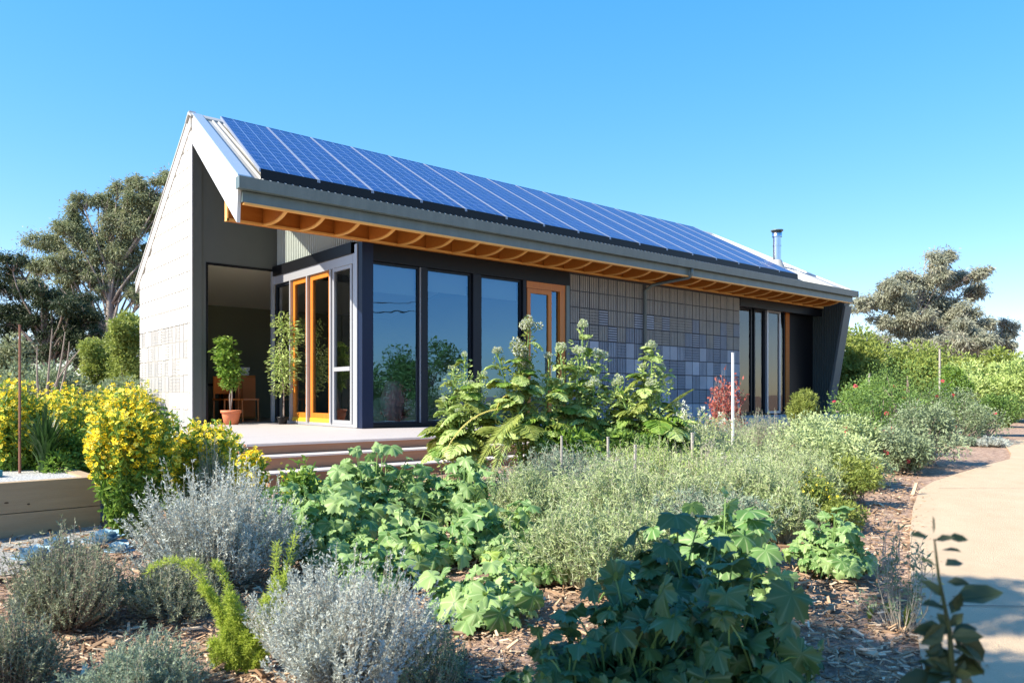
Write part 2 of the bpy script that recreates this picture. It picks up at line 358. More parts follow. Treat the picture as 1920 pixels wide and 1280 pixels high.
def litter():
    edge = [(1737, 1290), (1722, 1200), (1708, 1080), (1706, 1000), (1712, 950), (1724, 918), (1780, 892), (1850, 871)]; W_ = np.array([onground(*e, lift=.02) for e in edge]); n = 420
    i = rng.integers(0, len(W_)-1, n); f = rng.random((n, 1)); P = W_[i]*(1-f)+W_[i+1]*f; off = np.abs(rng.normal(size=(n, 1)))*.1+.0; P = P+np.array([CB, -CA, 0])*off+np.array([0, 0, .026]); P[:, 2] = [gz(a, c_)+.027 for a, c_ in P[:, :2]]
    mb = MB(); L_ = rng.uniform(.008, .035, n); leaves(mb, P, nrm(np.stack([rng.normal(size=n), rng.normal(size=n), .08*rng.normal(size=n)], 1)), np.array([0, 0, 1.]), L_, L_*.35, T_BLADE)
    tag(mb.build('leaf_litter', bpy.data.materials['chip']), 'bark crumbs spilled over the edge of the path', 'leaf litter', None, 'stuff')
litter()
# ================================================================== HOUSE
F_, RY, BK, EV = 10.83, 14.35, 17.8, 9.75
SH = .19                                  # the roof ends splay: x shifts with y
def rz(y): return 6.01-.5*(RY-y) if y <= RY else 6.01-.73*(y-RY)
def lx(y): return 3.65+SH*(y-EV) if y <= RY else 4.52
def rx(y): return 20.15+.035*(y-EV) if y <= RY else 20.31
house = empty('house', (6, 12, .3), 'low eco house with white gable, solar roof and tall dark framed glass', 'house')
house_inv = house.location.copy()
def hp(mb, name, mats, parent=None, smooth=False):
    o = mb.build(name, mats, None, smooth); p = parent or house
    o.parent = p; 
    if p is house: o.location = -house_inv
    return o

# gable end wall with block cladding ------------------------------------------------
def tiles(mb, x0, along, z0, cols, rows, kind, tw, th, face, depth=.018, gap=.012, clip=None, skew=None):
    """cladding blocks: each a raised tile; kind(i,j) gives plain / vertical ribs / horizontal ribs / grid"""
    for j in range(rows):
        for i in range(cols):
            ga = gap*(1.5 if face == 'X' else 1); a0, a1 = along+i*tw+ga/2, along+(i+1)*tw-ga/2; b0, b1 = z0+j*th+gap/2, z0+(j+1)*th-gap/2
            k = kind(i, j)
            def put(u0, u1, v0, v1, dp, m):
                if clip:
                    v1 = min(v1, clip(u0)-.03, clip(u1)-.03)
                    if v1 <= v0+.004: return
                if face == 'X': mb.box(x0-dp, x0+.002, u0, u1, v0, v1, m)
                else: mb.box(u0, u1, x0-dp, x0+.002, v0, v1, m)
            m = k[1] if isinstance(k, tuple) else 0; kk = k[0] if isinstance(k, tuple) else k
            if kk == 'p' and clip and face == 'X' and min(clip(a0), clip(a1)) < b1:
                t0, t1 = min(b1, clip(a0)), min(b1, clip(a1)-.004)
                if t1 > b0+.01: mb.prism([(x0-depth, a0, b0), (x0-depth, a1, b0), (x0-depth, a1, t1), (x0-depth, a0, t0)], (depth+.002, 0, 0), m)
            elif kk == 'p': put(a0, a1, b0, b1, depth, m)
            elif kk == 'v':
                n = 5
                for q in range(n):
                    w = (a1-a0)/n; put(a0+q*w+w*.28, a0+q*w+w*.72, b0, b1, depth, m)
            elif kk == 'g':
                n = 6; nn = 5
                for q in range(n):
                    w = (a1-a0)/n; put(a0+q*w+w*.3, a0+q*w+w*.6, b0, b1, depth, m)
                for q in range(nn):
                    w = (b1-b0)/nn; put(a0, a1, b0+q*w+w*.35, b0+q*w+w*.55, depth*.8, m)
            elif kk == 'h':
                n = 6
                for q in range(n):
                    w = (b1-b0)/n; put(a0, a1, b0+q*w+w*.2, b0+q*w+w*.75, depth, m)
g = MB()
g.prism([(4.50, RY-.02, 0), (4.50, BK, 0), (4.50, BK, rz(BK)-.16), (4.50, RY, rz(RY)-.16), (4.50, RY-.02, rz(RY)-.16)], (.16, 0, 0), 1)
g.prism([(4.494, RY, .32), (4.494, BK-.01, .32), (4.494, BK-.01, rz(BK)-.17), (4.494, RY, rz(RY)-.17)], (.004, 0, 0), 2)
def gk(i, j):
    r = random.random()
    if 6 > j >= 2 and 1 <= i: return 'g' if r < .35 else 'v' if r < .7 else 'h' if r < .85 else 'p'
    if j < 2: return 'v' if r < .3 else 'p'
    if j == 6: return 'g' if r < .12 else 'p'
    return 'p'
tiles(g, 4.50, RY-.02, .35, 15, 17, gk, .2316, .317, 'X', .022, .018, clip=lambda y: rz(max(y, RY))-.16)
M['clad_groove'] = pmat('clad_groove', (.36, .345, .31), .8)
hp(g, 'gable_wall', ['white_clad', 'grey_wall', 'clad_groove'])
# trim up the near edge of the gable wall
g = MB(); g.box(4.475, 4.497, RY-.035, RY+.03, .3, 5.72); hp(g, 'corner_trim', 'white_clad')
# entry wall under the ridge, with a full-height opening ------------------------------
w = MB()
w.box(4.665, 6.13, RY, RY+.14, 3.38, 5.8)
w.box(4.665, 4.74, RY, RY+.14, .3, 3.38)
hp(w, 'entry_wall', 'grey_wall')
e = MB(); e.box(4.74, 6.05, RY-.012, RY+.02, 3.335, 3.378, 0); e.box(4.742, 4.775, RY-.01, RY+.05, .41, 3.333, 0); e.box(5.985, 6.045, RY-.02, RY+.04, .41, 3.333, 1)
hp(e, 'entry_frame', ['black', 'alu'])
# corrugated side wall above the sliding doors
c = MB(); c.prism([(6.10, F_+.02, 3.43), (6.10, RY, 3.43), (6.10, RY, 5.82), (6.10, F_+.02, rz(F_)-.16)], (.1, 0, 0))
y = F_+.06
while y < RY-.04:
    top = rz(y)-.17; c.add([(6.10, y, 3.43), (6.07, y+.012, 3.43), (6.07, y+.04, 3.43), (6.10, y+.052, 3.43), (6.10, y, top), (6.07, y+.012, top), (6.07, y+.04, top), (6.10, y+.052, top)],
        [(0, 4, 5, 1), (1, 5, 6, 2), (2, 6, 7, 3)]); y += .076
hp(c, 'side_cladding', 'corr')
# side glazing (faces the entry court)
def frame_box(mb, axis, plane, t, a0, a1, z0, z1, wd, mat=0):
    """rectangular window frame of member width wd lying in a plane"""
    def put(u0, u1, v0, v1):
        if axis == 'X': mb.box(plane, plane+t, u0, u1, v0, v1, mat)
        else: mb.box(u0, u1, plane, plane+t, v0, v1, mat)
    put(a0, a0+wd, z0, z1); put(a1-wd, a1, z0, z1); put(a0+wd, a1-wd, z0, z0+wd); put(a0+wd, a1-wd, z1-wd, z1)
def pane(name, axis, plane, a0, a1, z0, z1, mat, parent):
    mb = MB()
    if axis == 'X': mb.add([(plane, a0, z0), (plane, a1, z0), (plane, a1, z1), (plane, a0, z1)], [(0, 3, 2, 1)])
    else: mb.add([(a0, plane, z0), (a1, plane, z0), (a1, plane, z1), (a0, plane, z1)], [(0, 1, 2, 3)])
    o = mb.build(name, mat); o.parent = parent; return o
l = MB(); l.box(6.0, 6.12, F_+.35, RY-.002, 3.24, 3.425, 0); hp(l, 'side_lintel', 'black')
l = MB(); l.box(6.03, 6.12, F_+.35, RY-.002, 3.08, 3.237); hp(l, 'side_head', 'alu')
l = MB(); l.box(6.05, 6.13, F_+.35, RY-.2, .40, .455); hp(l, 'side_sill', 'alu')
def glazed(name, axis, plane, a0, a1, z0, z1, wd, fm, gm, t=.06, transom=None):
    mb = MB(); frame_box(mb, axis, plane, t, a0, a1, z0, z1, wd)
    if transom:
        if axis == 'X': mb.box(plane-.01, plane+t, a0+wd, a1-wd, transom-.035, transom+.035)
        else: mb.box(a0+wd, a1-wd, plane-.01, plane+t, transom-.035, transom+.035)
    o = hp(mb, name, fm); pane('pane', axis, plane+t*.5, a0+wd*.8, a1-wd*.8, z0+wd*.8, z1-wd*.8, M[gm], o); return o
glazed('window', 'X', 6.06, 13.62, 14.33, .455, 3.078, .05, 'frame', 'glass')
glazed('window', 'X', 6.045, 11.24, 11.92, .457, 3.078, .055, 'alu', 'glass', transom=1.37)
for a0, a1, pl in ((12.93, 13.56, 6.07), (12.02, 12.82, 6.07)):
    d = glazed('sliding_door', 'X', pl, a0, a1, .53, 3.076, .09, 'door_wood', 'glass')
    s_ = MB(); s_.box(pl-.012, pl+.05, a0+.002, a1-.002, .457, .528); o = s_.build('sill', M['sill_yellow']); o.parent = d
p_ = MB()
for a in (13.59, 12.875, 11.965): p_.box(6.02, 6.1, a-.022, a+.022, .457, 3.078)
hp(p_, 'side_mullion', 'alu')
# corner post
p_ = MB(); p_.box(6.0, 6.2, F_-.02, F_+.2, .40, 3.372); hp(p_, 'corner_post', 'navy')
p_ = MB(); p_.box(5.982, 5.998, F_+.12, F_+.2, .41, 3.36); p_.box(6.03, 6.1, F_+.203, F_+.345, .40, 3.24); hp(p_, 'post_lit_trim', 'alu')  # thin pale strip stands for the sunlit sliver; the wider piece is trim
# front glazing
l = MB(); l.box(6.202, 10.62, F_, F_+.2, 3.1, 3.575); hp(l, 'front_lintel', 'black')
l = MB(); l.box(6.202, 10.4, F_+.0, F_+.2, .40, .46); hp(l, 'front_sill', 'black')
l = MB()
for x0, x1 in ((7.14, 7.26), (8.24, 8.42), (9.42, 9.5)): l.box(x0, x1, F_+.01, F_+.16, .46, 3.098)
hp(l, 'front_mullion', 'frame')
l = MB(); l.box(7.128, 7.138, F_+.02, F_+.06, .47, 3.09); hp(l, 'mullion_lit_strip', 'alu')  # pale strip added for sunlight on the left side of the mullion
for x0, x1 in ((6.21, 7.13), (7.27, 8.23), (8.43, 9.41)): glazed('window', 'Y', F_+.06, x0, x1, .462, 3.096, .035, 'frame', 'glass_main')
dd = glazed('front_door', 'Y', F_+.02, 9.53, 10.16, .462, 2.96, .085, 'door_wood', 'glass_main')
dw = MB(); dw.box(9.51, 10.52, F_+.01, F_+.12, 2.965, 3.095); dw.box(10.38, 10.52, F_+.012, F_+.12, .462, 2.963); hp(dw, 'door_frame', 'door_wood')
h_ = MB(); h_.tube([(10.1, F_-.03, 1.25), (10.1, F_-.03, 1.75)], .012, 8); o = h_.build('handle', M['steel']); o.parent = dd
pane('door_pane', 'Y', F_+.07, 10.165, 10.375, .47, 2.96, M['glass_main'], house).location = -house_inv
t_ = MB(); t_.box(10.53, 10.62, F_-.015, F_+.15, .4, 3.098); hp(t_, 'wall_trim', 'gutter')
# patterned block wall
b_ = MB(); b_.box(3.9+2.35, 20.5, F_+.02, F_+.15, 3.58, 4.03); hp(b_, 'upper_wall', 'black')
b_ = MB(); b_.box(10.622, 16.55, F_+.02, F_+.16, .35, 3.575, 3)
def bk(i, j):
    r = random.random(); m = 0 if random.random() < .6 else 1
    if j >= 7: return ('v', 2)
    if j >= 5: return (('v', random.choice((0, 2))) if r < .6 else ('g', 2) if r < .8 else ('h', m))
    if i % 9 in (0, 4): return ('g', 0) if r < .5 else ('v', m)
    return (('p', m) if r < .4 else ('v', m) if r < .8 else ('g', 0))
tiles(b_, F_+.02, 10.64, .42, 8, 9, bk, .2775, .325, 'Y', .02, .02)
tiles(b_, F_+.02, 12.96, .42, 13, 9, bk, .2755, .325, 'Y', .02, .02)
M['blk_a'] = pmat('blk_a', (.23, .265, .32), .6, col2=(.3, .335, .38), nscale=3)
M['blk_b'] = pmat('blk_b', (.27, .32, .39), .5, col2=(.36, .4, .46), nscale=3)
M['blk_bounce'] = pmat('blk_bounce', (.37, .36, .32), .6, col2=(.28, .28, .265), nscale=4)  # warm eave bounce on the upper rows is painted into these blocks
M['blk_back'] = pmat('blk_back', (.035, .04, .05), .7)
hp(b_, 'patterned_wall', ['blk_a', 'blk_b', 'blk_bounce', 'blk_back'])
# right recess: glazing and leaning corrugated fin
RW = 11.1
q = MB(); q.box(16.552, 20.58, F_-.004, F_+.12, 3.16, 3.575); q.box(16.55, 20.9, RW+.1, RW+.2, .3, .46); q.box(19.32, 20.6, RW+.0, RW+.08, .46, 3.3)
q.box(16.54, 16.75, F_+.17, RW+.1, .3, 3.3)
hp(q, 'right_lintel', 'black')
for x0, x1 in ((16.8, 17.5), (17.6, 18.1)): glazed('window', 'Y', RW, x0, x1, .46, 3.2, .05, 'frame', 'glass')
glazed('sliding_door', 'Y', RW-.06, 18.12, 18.78, .46, 3.2, .06, 'alu', 'glass')
glazed('window', 'Y', RW, 18.82, 19.1, .46, 3.2, .04, 'frame', 'glass')
q = MB(); q.box(19.11, 19.3, RW-.02, RW+.08, .46, 3.2); hp(q, 'wood_jamb', 'wood_dark')
fn = MB(); X0 = 20.6
fn.prism([(X0, 10.69, .3), (X0, RW+.3, .3), (X0, RW+.3, 4.15), (X0, 10.16, 3.62)], (.28, 0, 0), 0)
y = 10.22
while y < RW+.2:
    zb = .3 if y > 10.69 else .32+(10.69-y)/.53*3.1
    if zb < 3.38: fn.box(X0-.025, X0+.002, y, y+.035, zb, 3.6, 0)
    y += .07
M['fin'] = pmat('fin', (.05, .068, .068), .45, spec=.3); hp(fn, 'leaning_fin', 'fin')
fe = MB(); fe.prism([(X0-.04, 10.66, .3), (X0-.04, 10.73, .3), (X0-.04, 10.2, 3.40), (X0-.04, 10.13, 3.40)], (.36, 0, 0)); M['fin_edge'] = pmat('fin_edge', (.1, .12, .125), .5, spec=.3); hp(fe, 'fin_edge', 'fin_edge')
# timber eave: beam, soffit, curved rafters
b_ = MB(); b_.box(3.86, 20.55, F_-.075, F_-.006, 3.375, 3.74); hp(b_, 'eave_beam', 'wood')
b_ = MB(); b_.box(3.83, 20.5, F_-.1, F_-.077, 3.375, 3.408); b_.box(3.835, 3.858, F_-.1, F_-.002, 3.375, 3.74); hp(b_, 'beam_edging', 'wood_edge')
so = MB(); y0, y1 = EV+.08, F_-.08
so.add([(lx(y0)+.05, y0, rz(y0)-.17), (rx(y0)-.05, y0, rz(y0)-.17), (rx(y1)-.05, y1, rz(y1)-.17), (lx(y1)+.05, y1, rz(y1)-.17)], [(0, 3, 2, 1)]); hp(so, 'soffit', 'wood_dark')
xr = 4.35
while xr < 20.3:
    r_ = MB(); ts = np.linspace(0, 1, 12)
    bot = [(0, 9.86+t*(F_-.1-9.86), 3.57-.185*(1-(1-t)**2.6)**.5-.03*math.sin(math.pi*t)) for t in ts]
    poly = bot+[(0, F_-.1, rz(F_-.1)-.172), (0, 9.86, rz(9.86)-.172)]
    poly = [(xr, b, c_) for _, b, c_ in poly]
    r_.prism(poly, (.045, 0, 0), 0)
    V = []
    for _, b, c_ in bot: V += [(xr-.004, b, c_-.006), (xr+.049, b, c_-.006)]
    V2 = [(x, b, c_+.02) for x, b, c_ in V]
    n = len(bot); VV = V+V2; FF = []
    for i in range(n-1):
        a = 2*i; FF += [(a, a+1, a+3, a+2), (2*n+a, a, a+2, 2*n+a+2), (a+1, 2*n+a+1, 2*n+a+3, a+3)]
    r_.add(VV, FF, 1)  # lit underside edge of the rafter put into a paler wood colour
    hp(r_, 'rafter', ['wood', 'wood_edge']); xr += random.choice([.53, .6, .56])
# wall between beam and roof (front plane)
# roof ----------------------------------------------------------------------------
def roof_pt(x, y, off=0): return (x, y, rz(y)+off)
rf = MB()
for ya, yb in ((EV, RY), (RY, BK+.25)):
    xa, xb, xc, xd = lx(ya), rx(ya), rx(yb), lx(yb)
    if ya == RY: xa, xb = 4.52, 20.31
    top = [(xa, ya, rz(ya)), (xb, ya, rz(ya)), (xc, yb, rz(yb)), (xd, yb, rz(yb))]; bt = [(x, y, z-.15) for x, y, z in top]
    rf.add(top+bt, [(0, 1, 2, 3), (7, 6, 5, 4), (0, 4, 5, 1), (1, 5, 6, 2), (2, 6, 7, 3), (3, 7, 4, 0)])
s0 = 3.95
while s0 < 19.3:   # raised seams that follow the splayed slope
    y0, y1 = EV+.02, RY-.06; a, b = s0, s0+SH*(y1-y0)
    pr = [(0, .002), (.016, .03), (.034, .03), (.05, .002)]
    V = [(a+u, y0, rz(y0)+h) for u, h in pr]+[(b+u, y1, rz(y1)+h) for u, h in pr]
    rf.add(V, [(0, 1, 5, 4), (1, 2, 6, 5), (2, 3, 7, 6), (0, 3, 2, 1)]); s0 += .105
roof = hp(rf, 'roof', 'roofing')
rc = MB(); rc.prism([(4.42, RY-.16, rz(RY-.16)+.035), (4.42, RY, 6.065), (4.42, RY+.16, rz(RY+.16)+.035), (4.42, RY+.16, rz(RY+.16)+.005), (4.42, RY, 6.02), (4.42, RY-.16, rz(RY-.16)+.005)], (15.9, 0, 0))
o = rc.build('ridge_cap', M['roofing']); o.parent = roof
# barge boards
bg = MB()
def splay(off, dz): return [(lx(y)+off, y, rz(y)+dz) for y in (EV, RY)]
A = [(lx(EV)-.03, EV-.02, rz(EV)+.05), (lx(RY)-.03, RY+.0, rz(RY)+.06), (lx(RY)-.03, RY+.0, rz(RY)-.50), (lx(EV)-.0, EV+.12, 3.17)]
bg.prism(A, (.045, 0, 0))
o = bg.build('barge_board', M['barge']); o.parent = roof
bc = MB(); P = [(lx(EV)-.035, EV-.02, rz(EV)+.052), (lx(EV)+.14, EV-.02, rz(EV)+.052), (lx(RY)+.14, RY, rz(RY)+.062), (lx(RY)-.035, RY, rz(RY)+.062)]
bc.prism(P, (0, 0, -.025)); M['flash'] = pmat('flash', (.5, .54, .57), .3, metal=.5)
o = bc.build('barge_flashing', M['flash']); o.parent = roof
bb = MB(); bb.prism([(4.46, RY, 6.07), (4.46, BK+.25, rz(BK+.25)+.06), (4.46, BK+.25, rz(BK+.25)-.14), (4.46, RY, 5.80)], (.035, 0, 0)); bb.prism([(4.44, RY, 6.095), (4.44, BK+.25, rz(BK+.25)+.085), (4.44, BK+.25, rz(BK+.25)+.062), (4.44, RY, 6.072)], (.12, 0, 0))
o = bb.build('back_barge', M['barge']); o.parent = roof
# right barge
br = MB(); br.prism([(rx(EV)+.0, EV, rz(EV)+.04), (rx(RY), RY, rz(RY)+.05), (rx(RY), RY, rz(RY)-.25), (rx(EV), EV, 3.5)], (.04, 0, 0)); o = br.build('barge_board', M['barge']); o.parent = roof
# gutter and fascia
gt = MB()
pr = [(EV-.13, 3.715), (EV-.115, 3.715), (EV-.10, 3.6), (EV-.02, 3.6), (EV-.02, 3.69), (EV-.005, 3.69), (EV-.005, 3.565), (EV-.11, 3.565)]
V = [(3.6, y, z) for y, z in pr]+[(20.24, y, z) for y, z in pr]; n = len(pr)
gt.add(V, [(i, (i+1) % n, n+(i+1) % n, n+i) for i in range(n)])
gt.box(3.59, 3.6, EV-.13, EV, 3.565, 3.715); gt.box(20.24, 20.25, EV-.13, EV, 3.565, 3.715)
hp(gt, 'gutter', 'gutter')
fa = MB(); fa.box(3.68, 20.16, EV+.0, EV+.07, 3.42, 3.70); hp(fa, 'fascia', 'gutter')
fa = MB(); fa.box(3.70, 20.14, EV-.006, EV+.075, 3.395, 3.418); hp(fa, 'fascia_edging', 'wood_edge')
dp = MB(); dp.tube([(13.05, EV-.06, 3.57), (13.05, EV-.06, 3.44), (13.05, EV+.02, 3.38), (12.95, F_-.2, 3.32), (12.85, F_-.07, 3.2), (12.85, F_-.06, .4)], .035, 10); hp(dp, 'downpipe', 'gutter', smooth=True)
# flue
fl = MB(); cx, cy = 18.95, 11.25; fl.lathe([(.105, 4.3), (.105, 5.25)], (cx, cy, 0)); fl.lathe([(.13, 5.25), (.13, 5.4), (.10, 5.4)], (cx, cy, 0)); fl.lathe([(.0, 5.47), (.165, 5.44), (.165, 5.41), (0, 5.41)], (cx, cy, 0), mat=1); fl.lathe([(.22, 4.37), (.12, 4.62)], (cx, cy, 0), mat=2); fl.lathe([(.115, 5.0), (.115, 5.03)], (cx, cy, 0))
o = fl.build('flue', [M['steel'], M['gutter'], M['roofing']], smooth=True); o.parent = roof
# solar panels ----------------------------------------------------------------------
def solarmat():
    m, nt, out = newmat('solar_cells'); L = nt.links.new
    p = N(nt, 'ShaderNodeBsdfPrincipled'); p.inputs['Roughness'].default_value = .3; p.inputs['Specular IOR Level'].default_value = .15; p.inputs['Coat Weight'].default_value = .1; p.inputs['Coat Roughness'].default_value = .08
    L(p.outputs[0], out.inputs[0])
    uv = N(nt, 'ShaderNodeUVMap'); sx = N(nt, 'ShaderNodeSeparateXYZ'); L(uv.outputs[0], sx.inputs[0])
    def line(src, k, wdt):
        a = N(nt, 'ShaderNodeMath', _operation='MULTIPLY'); a.inputs[1].default_value = k; L(src, a.inputs[0])
        f = N(nt, 'ShaderNodeMath', _operation='FRACT'); L(a.outputs[0], f.inputs[0])
        s = N(nt, 'ShaderNodeMath', _operation='SUBTRACT'); s.inputs[1].default_value = .5; L(f.outputs[0], s.inputs[0])
        b = N(nt, 'ShaderNodeMath', _operation='ABSOLUTE'); L(s.outputs[0], b.inputs[0])
        g_ = N(nt, 'ShaderNodeMath', _operation='GREATER_THAN'); g_.inputs[1].default_value = .5-wdt; L(b.outputs[0], g_.inputs[0]); return g_.outputs[0]
    x1 = line(sx.outputs[0], 4, .03); x2 = line(sx.outputs[1], 7, .02); x3 = line(sx.outputs[0], 16, .05)
    mx = N(nt, 'ShaderNodeMath', _operation='MAXIMUM'); L(x1, mx.inputs[0]); L(x2, mx.inputs[1])
    m3 = N(nt, 'ShaderNodeMath', _operation='MULTIPLY'); L(x3, m3.inputs[0]); m3.inputs[1].default_value = .3
    mm = N(nt, 'ShaderNodeMath', _operation='MAXIMUM'); L(mx.outputs[0], mm.inputs[0]); L(m3.outputs[0], mm.inputs[1])
    tc = N(nt, 'ShaderNodeTexCoord'); vo = N(nt, 'ShaderNodeTexVoronoi', Scale=14.0); L(tc.outputs['Object'], vo.inputs['Vector'])
    r = N(nt, 'ShaderNodeValToRGB'); r.color_ramp.elements[0].color = (.006, .014, .085, 1); r.color_ramp.elements[1].color = (.014, .032, .17, 1); L(vo.outputs['Color'], r.inputs[0])
    c = N(nt, 'ShaderNodeMix', _data_type='RGBA'); L(mm.outputs[0], c.inputs[0]); L(r.outputs[0], c.inputs[6]); c.inputs[7].default_value = (.2, .27, .42, 1)
    L(c.outputs[2], p.inputs['Base Color']); return m
M['solar'] = solarmat(); M['pvframe'] = pmat('pvframe', (.3, .33, .4), .4, metal=.3)
npan = 16; PX0, PX1 = 3.95, 17.6; PY0, PY1 = 9.88, 14.0; SHP = .225; UP = .155; wp = (PX1-PX0)/npan
for row in (0, 1):
    for i in range(npan):
        ya = PY0+row*(PY1-PY0)/2+.003; yb = PY0+(row+1)*(PY1-PY0)/2-.003; a = PX0+i*wp+.01; b = a+wp-.02
        def q(x, y, o_): return (x+(SHP+.11*(x-PX0)/(PX1-PX0))*(y-PY0), y, rz(y)+o_+UP-.13)
        mb = MB(); V = [q(a, ya, .13), q(b, ya, .13), q(b, yb, .13), q(a, yb, .13)]; V2 = [(x, y, z-.04) for x, y, z in V]
        mb.add(V, [(0, 1, 2, 3)], 0, None, [(0, 0), (1, 0), (1, 1), (0, 1)]); mb.add(V2, [(3, 2, 1, 0)], 1)
        po = hp(mb, 'solar_panel', ['solar', 'black'])
        fr = MB(); fw = .012
        for (u0, v0, u1, v1) in ((a-.008, ya-.006, a+fw, yb+.006), (b-fw, ya-.006, b+.008, yb+.006)):
            W = [q(u0, v0, .136), q(u1, v0, .136), q(u1, v1, .136), q(u0, v1, .136)]; fr.prism(W, (0, 0, -.05), 0)
        for (u0, v0, u1, v1) in (((a+fw, ya-.006, b-fw, ya+.004),) if row == 0 else ((a+fw, yb-.004, b-fw, yb+.006),)):
            W = [q(u0, v0, .134), q(u1, v0, .134), q(u1, v1, .134), q(u0, v1, .134)]; fr.prism(W, (0, 0, -.05), 1)
        fo = fr.build('frame', [M['pvframe'], M['black']]); fo.parent = po
sk_ = MB(); sk_.prism([(PX0+.02, PY0-.012, rz(PY0)+.115), (PX1-.02, PY0-.012, rz(PY0)+.115), (PX1-.02, PY0-.012, rz(PY0)-.0), (PX0+.02, PY0-.012, rz(PY0)-.0)], (0, .008, 0)); hp(sk_, 'panel_skirt', 'black')
rl = MB()
for yy in (10.1, 11.4, 12.5, 13.6): rl.prism([(PX0+.15+SHP*(yy-PY0), yy, rz(yy)+.03), (PX1-.15+SHP*(yy-PY0), yy, rz(yy)+.03), (PX1-.15+SHP*(yy-PY0), yy+.05, rz(yy)+.03), (PX0+.15+SHP*(yy-PY0), yy+.05, rz(yy)+.03)], (0, 0, .055))
hp(rl, 'panel_rail', 'black')
# shell: back and right walls, interior
iw = MB()
iw.box(4.66, 20.9, BK-.12, BK, .3, rz(BK)-.16, 0); iw.box(20.7, 20.88, RW+.31, BK-.122, .3, 3.3, 0)
iw.box(10.63, 10.75, F_+.17, BK-.124, .3, 3.3, 0)
hp(iw, 'inner_wall', 'int_wall')
ic = MB(); ic.prism([(4.665, RY+.145, 3.6), (10.62, RY+.145, 3.6), (10.62, BK-.125, 2.98), (4.665, BK-.125, 2.98)], (0, 0, .08)); hp(ic, 'inner_ceiling', 'int_ceil')
ic = MB(); ic.box(6.21, 10.62, F_+.21, RY+.143, 3.46, 3.55); hp(ic, 'inner_ceiling', 'int_ceil')
ic = MB(); ic.box(16.6, 20.69, RW+.21, BK-.13, 3.22, 3.28); hp(ic, 'inner_ceiling', 'int_ceil')
for x0, x1 in ((6.23, 7.11), (7.29, 8.21), (8.45, 9.39)):
    ic = MB(); ic.box(x0, x1, F_+.17, F_+.175, 2.62+.1*(x0 > 7), 3.09); hp(ic, 'ceiling_standin', 'ceil_lit')  # added strip standing in for the lit cream ceiling behind the panes
fo = MB(); fo.box(4.665, 20.7, RY+.0, BK-.13, .3, .405); fo.box(6.13, 20.7, F_+.18, RY-.002, .3, .405); hp(fo, 'inner_floor', 'int_floor')
ro = MB(); ro.box(6.21, 10.62, RY+.15, RY+.17, 3.3, 3.45); hp(ro, 'ceiling_beam', 'black')

# deck and steps -------------------------------------------------------------------
dk = empty('deck', (6, 10, .2), 'pale timber deck with two steps in front of the glass corner', 'deck')
def kp(mb, name, mats, parent, **k):
    o = mb.build(name, mats, None, **k); o.parent = parent; o.location = -Vector(parent.location); return o
mb = MB(); y = 8.17
while y < RY-.01:
    y2 = min(y+.137, RY-.003); 
    mb.box(3.12, 6.0 if y > F_-.05 and False else 9.4, y, y2, .372, .40) if y2 < F_-.03 else mb.box(3.12, 5.99, y, y2, .372, .40)
    y += .143
kp(mb, 'deck_board', 'deck', dk)
mb = MB(); mb.box(3.13, 9.39, 8.14, RY-.2 if False else 8.168, .26, .398); mb.box(3.10, 3.128, 8.14, RY, .02, .398); mb.box(3.13, 9.39, 7.86, 7.888, .13, .255)
kp(mb, 'riser', 'riser', dk)
mb = MB(); mb.box(3.13, 9.39, 7.85, 8.138, .257, .275); mb.box(3.13, 9.39, 7.55, 7.858, .112, .128); mb.box(3.11, 9.4, 8.128, 8.166, .372, .3985); kp(mb, 'nosing', 'nosing', dk)
mb = MB(); mb.box(3.13, 9.39, 7.56, 7.58, -.1, .11); kp(mb, 'lower_riser', 'riser', dk)
wk = MB(); wk.box(9.45, 20.4, 9.75, 10.82, .05, .42); wk.box(16.55, 20.59, 10.822, RW+.09, .05, .42); tag(wk.build('walkway', 'slab'), 'narrow concrete ledge running below the patterned wall', None, None, 'structure')

# ================================================================== OBJECTS ON THE DECK AND INSIDE
def pot(name, c, r, h, label, cat, mat, soil=True):
    o = empty(name, c, label, cat)
    mb = MB(); mb.lathe([(0, 0), (r*.72, 0), (r*.95, h*.8), (r*.95, h*.82), (r*1.08, h*.82), (r*1.08, h), (r*.95, h), (r*.9, h*.86), (0, h*.86)], (0, 0, 0)); b = mb.build('pot', mat, None, True); b.parent = o
    if soil: mb = MB(); mb.lathe([(0, h*.88), (r*.9, h*.88)], (0, 0, 0)); s = mb.build('soil', 'soil'); s.parent = o
    return o
def ball_tree(o, h0, h1, r, clumps, leaf, matn, stemr=.015, nl=900, T=T_FOLD, lw=.5, trunks=2):
    st = MB()
    for k in range(trunks): st.tube([(rng.normal()*.02, rng.normal()*.02, h0*.2), (rng.normal()*.03, rng.normal()*.03, h0), (rng.normal()*.04, rng.normal()*.04, h1*.8)], [stemr, stemr*.8, stemr*.4], 6)
    fo = MB(); P = []
    for z, rr, ww in clumps:
        n = int(nl*ww); u = rdir(n)*rng.random((n, 1))**.4*rr; u[:, 2] *= .9; P.append(u+np.array([rng.normal()*.06, rng.normal()*.06, z+rng.normal()*.03]))
    P = np.concatenate(P); n = len(P); P = P+rng.normal(size=P.shape)*.03; D = nrm(P*np.array([1, 1, 0])+rdir(n)*.5*r+np.array([0, 0, -.1*r])); leaves(fo, P, D, rdir(n)*.6+np.array([0, 0, 1]), leaf*rng.uniform(.7, 1.3, n), leaf*lw, T)
    for mb, nm, mt in ((st, 'stem', 'bark'), (fo, 'foliage', matn)):
        b = mb.build(nm, mt); b.parent = o
o = pot('potted_tree', (5.02, 13.85, .40), .17, .26, 'leafy green standard tree in a terracotta pot by the dark opening', 'potted plant', 'terracotta')
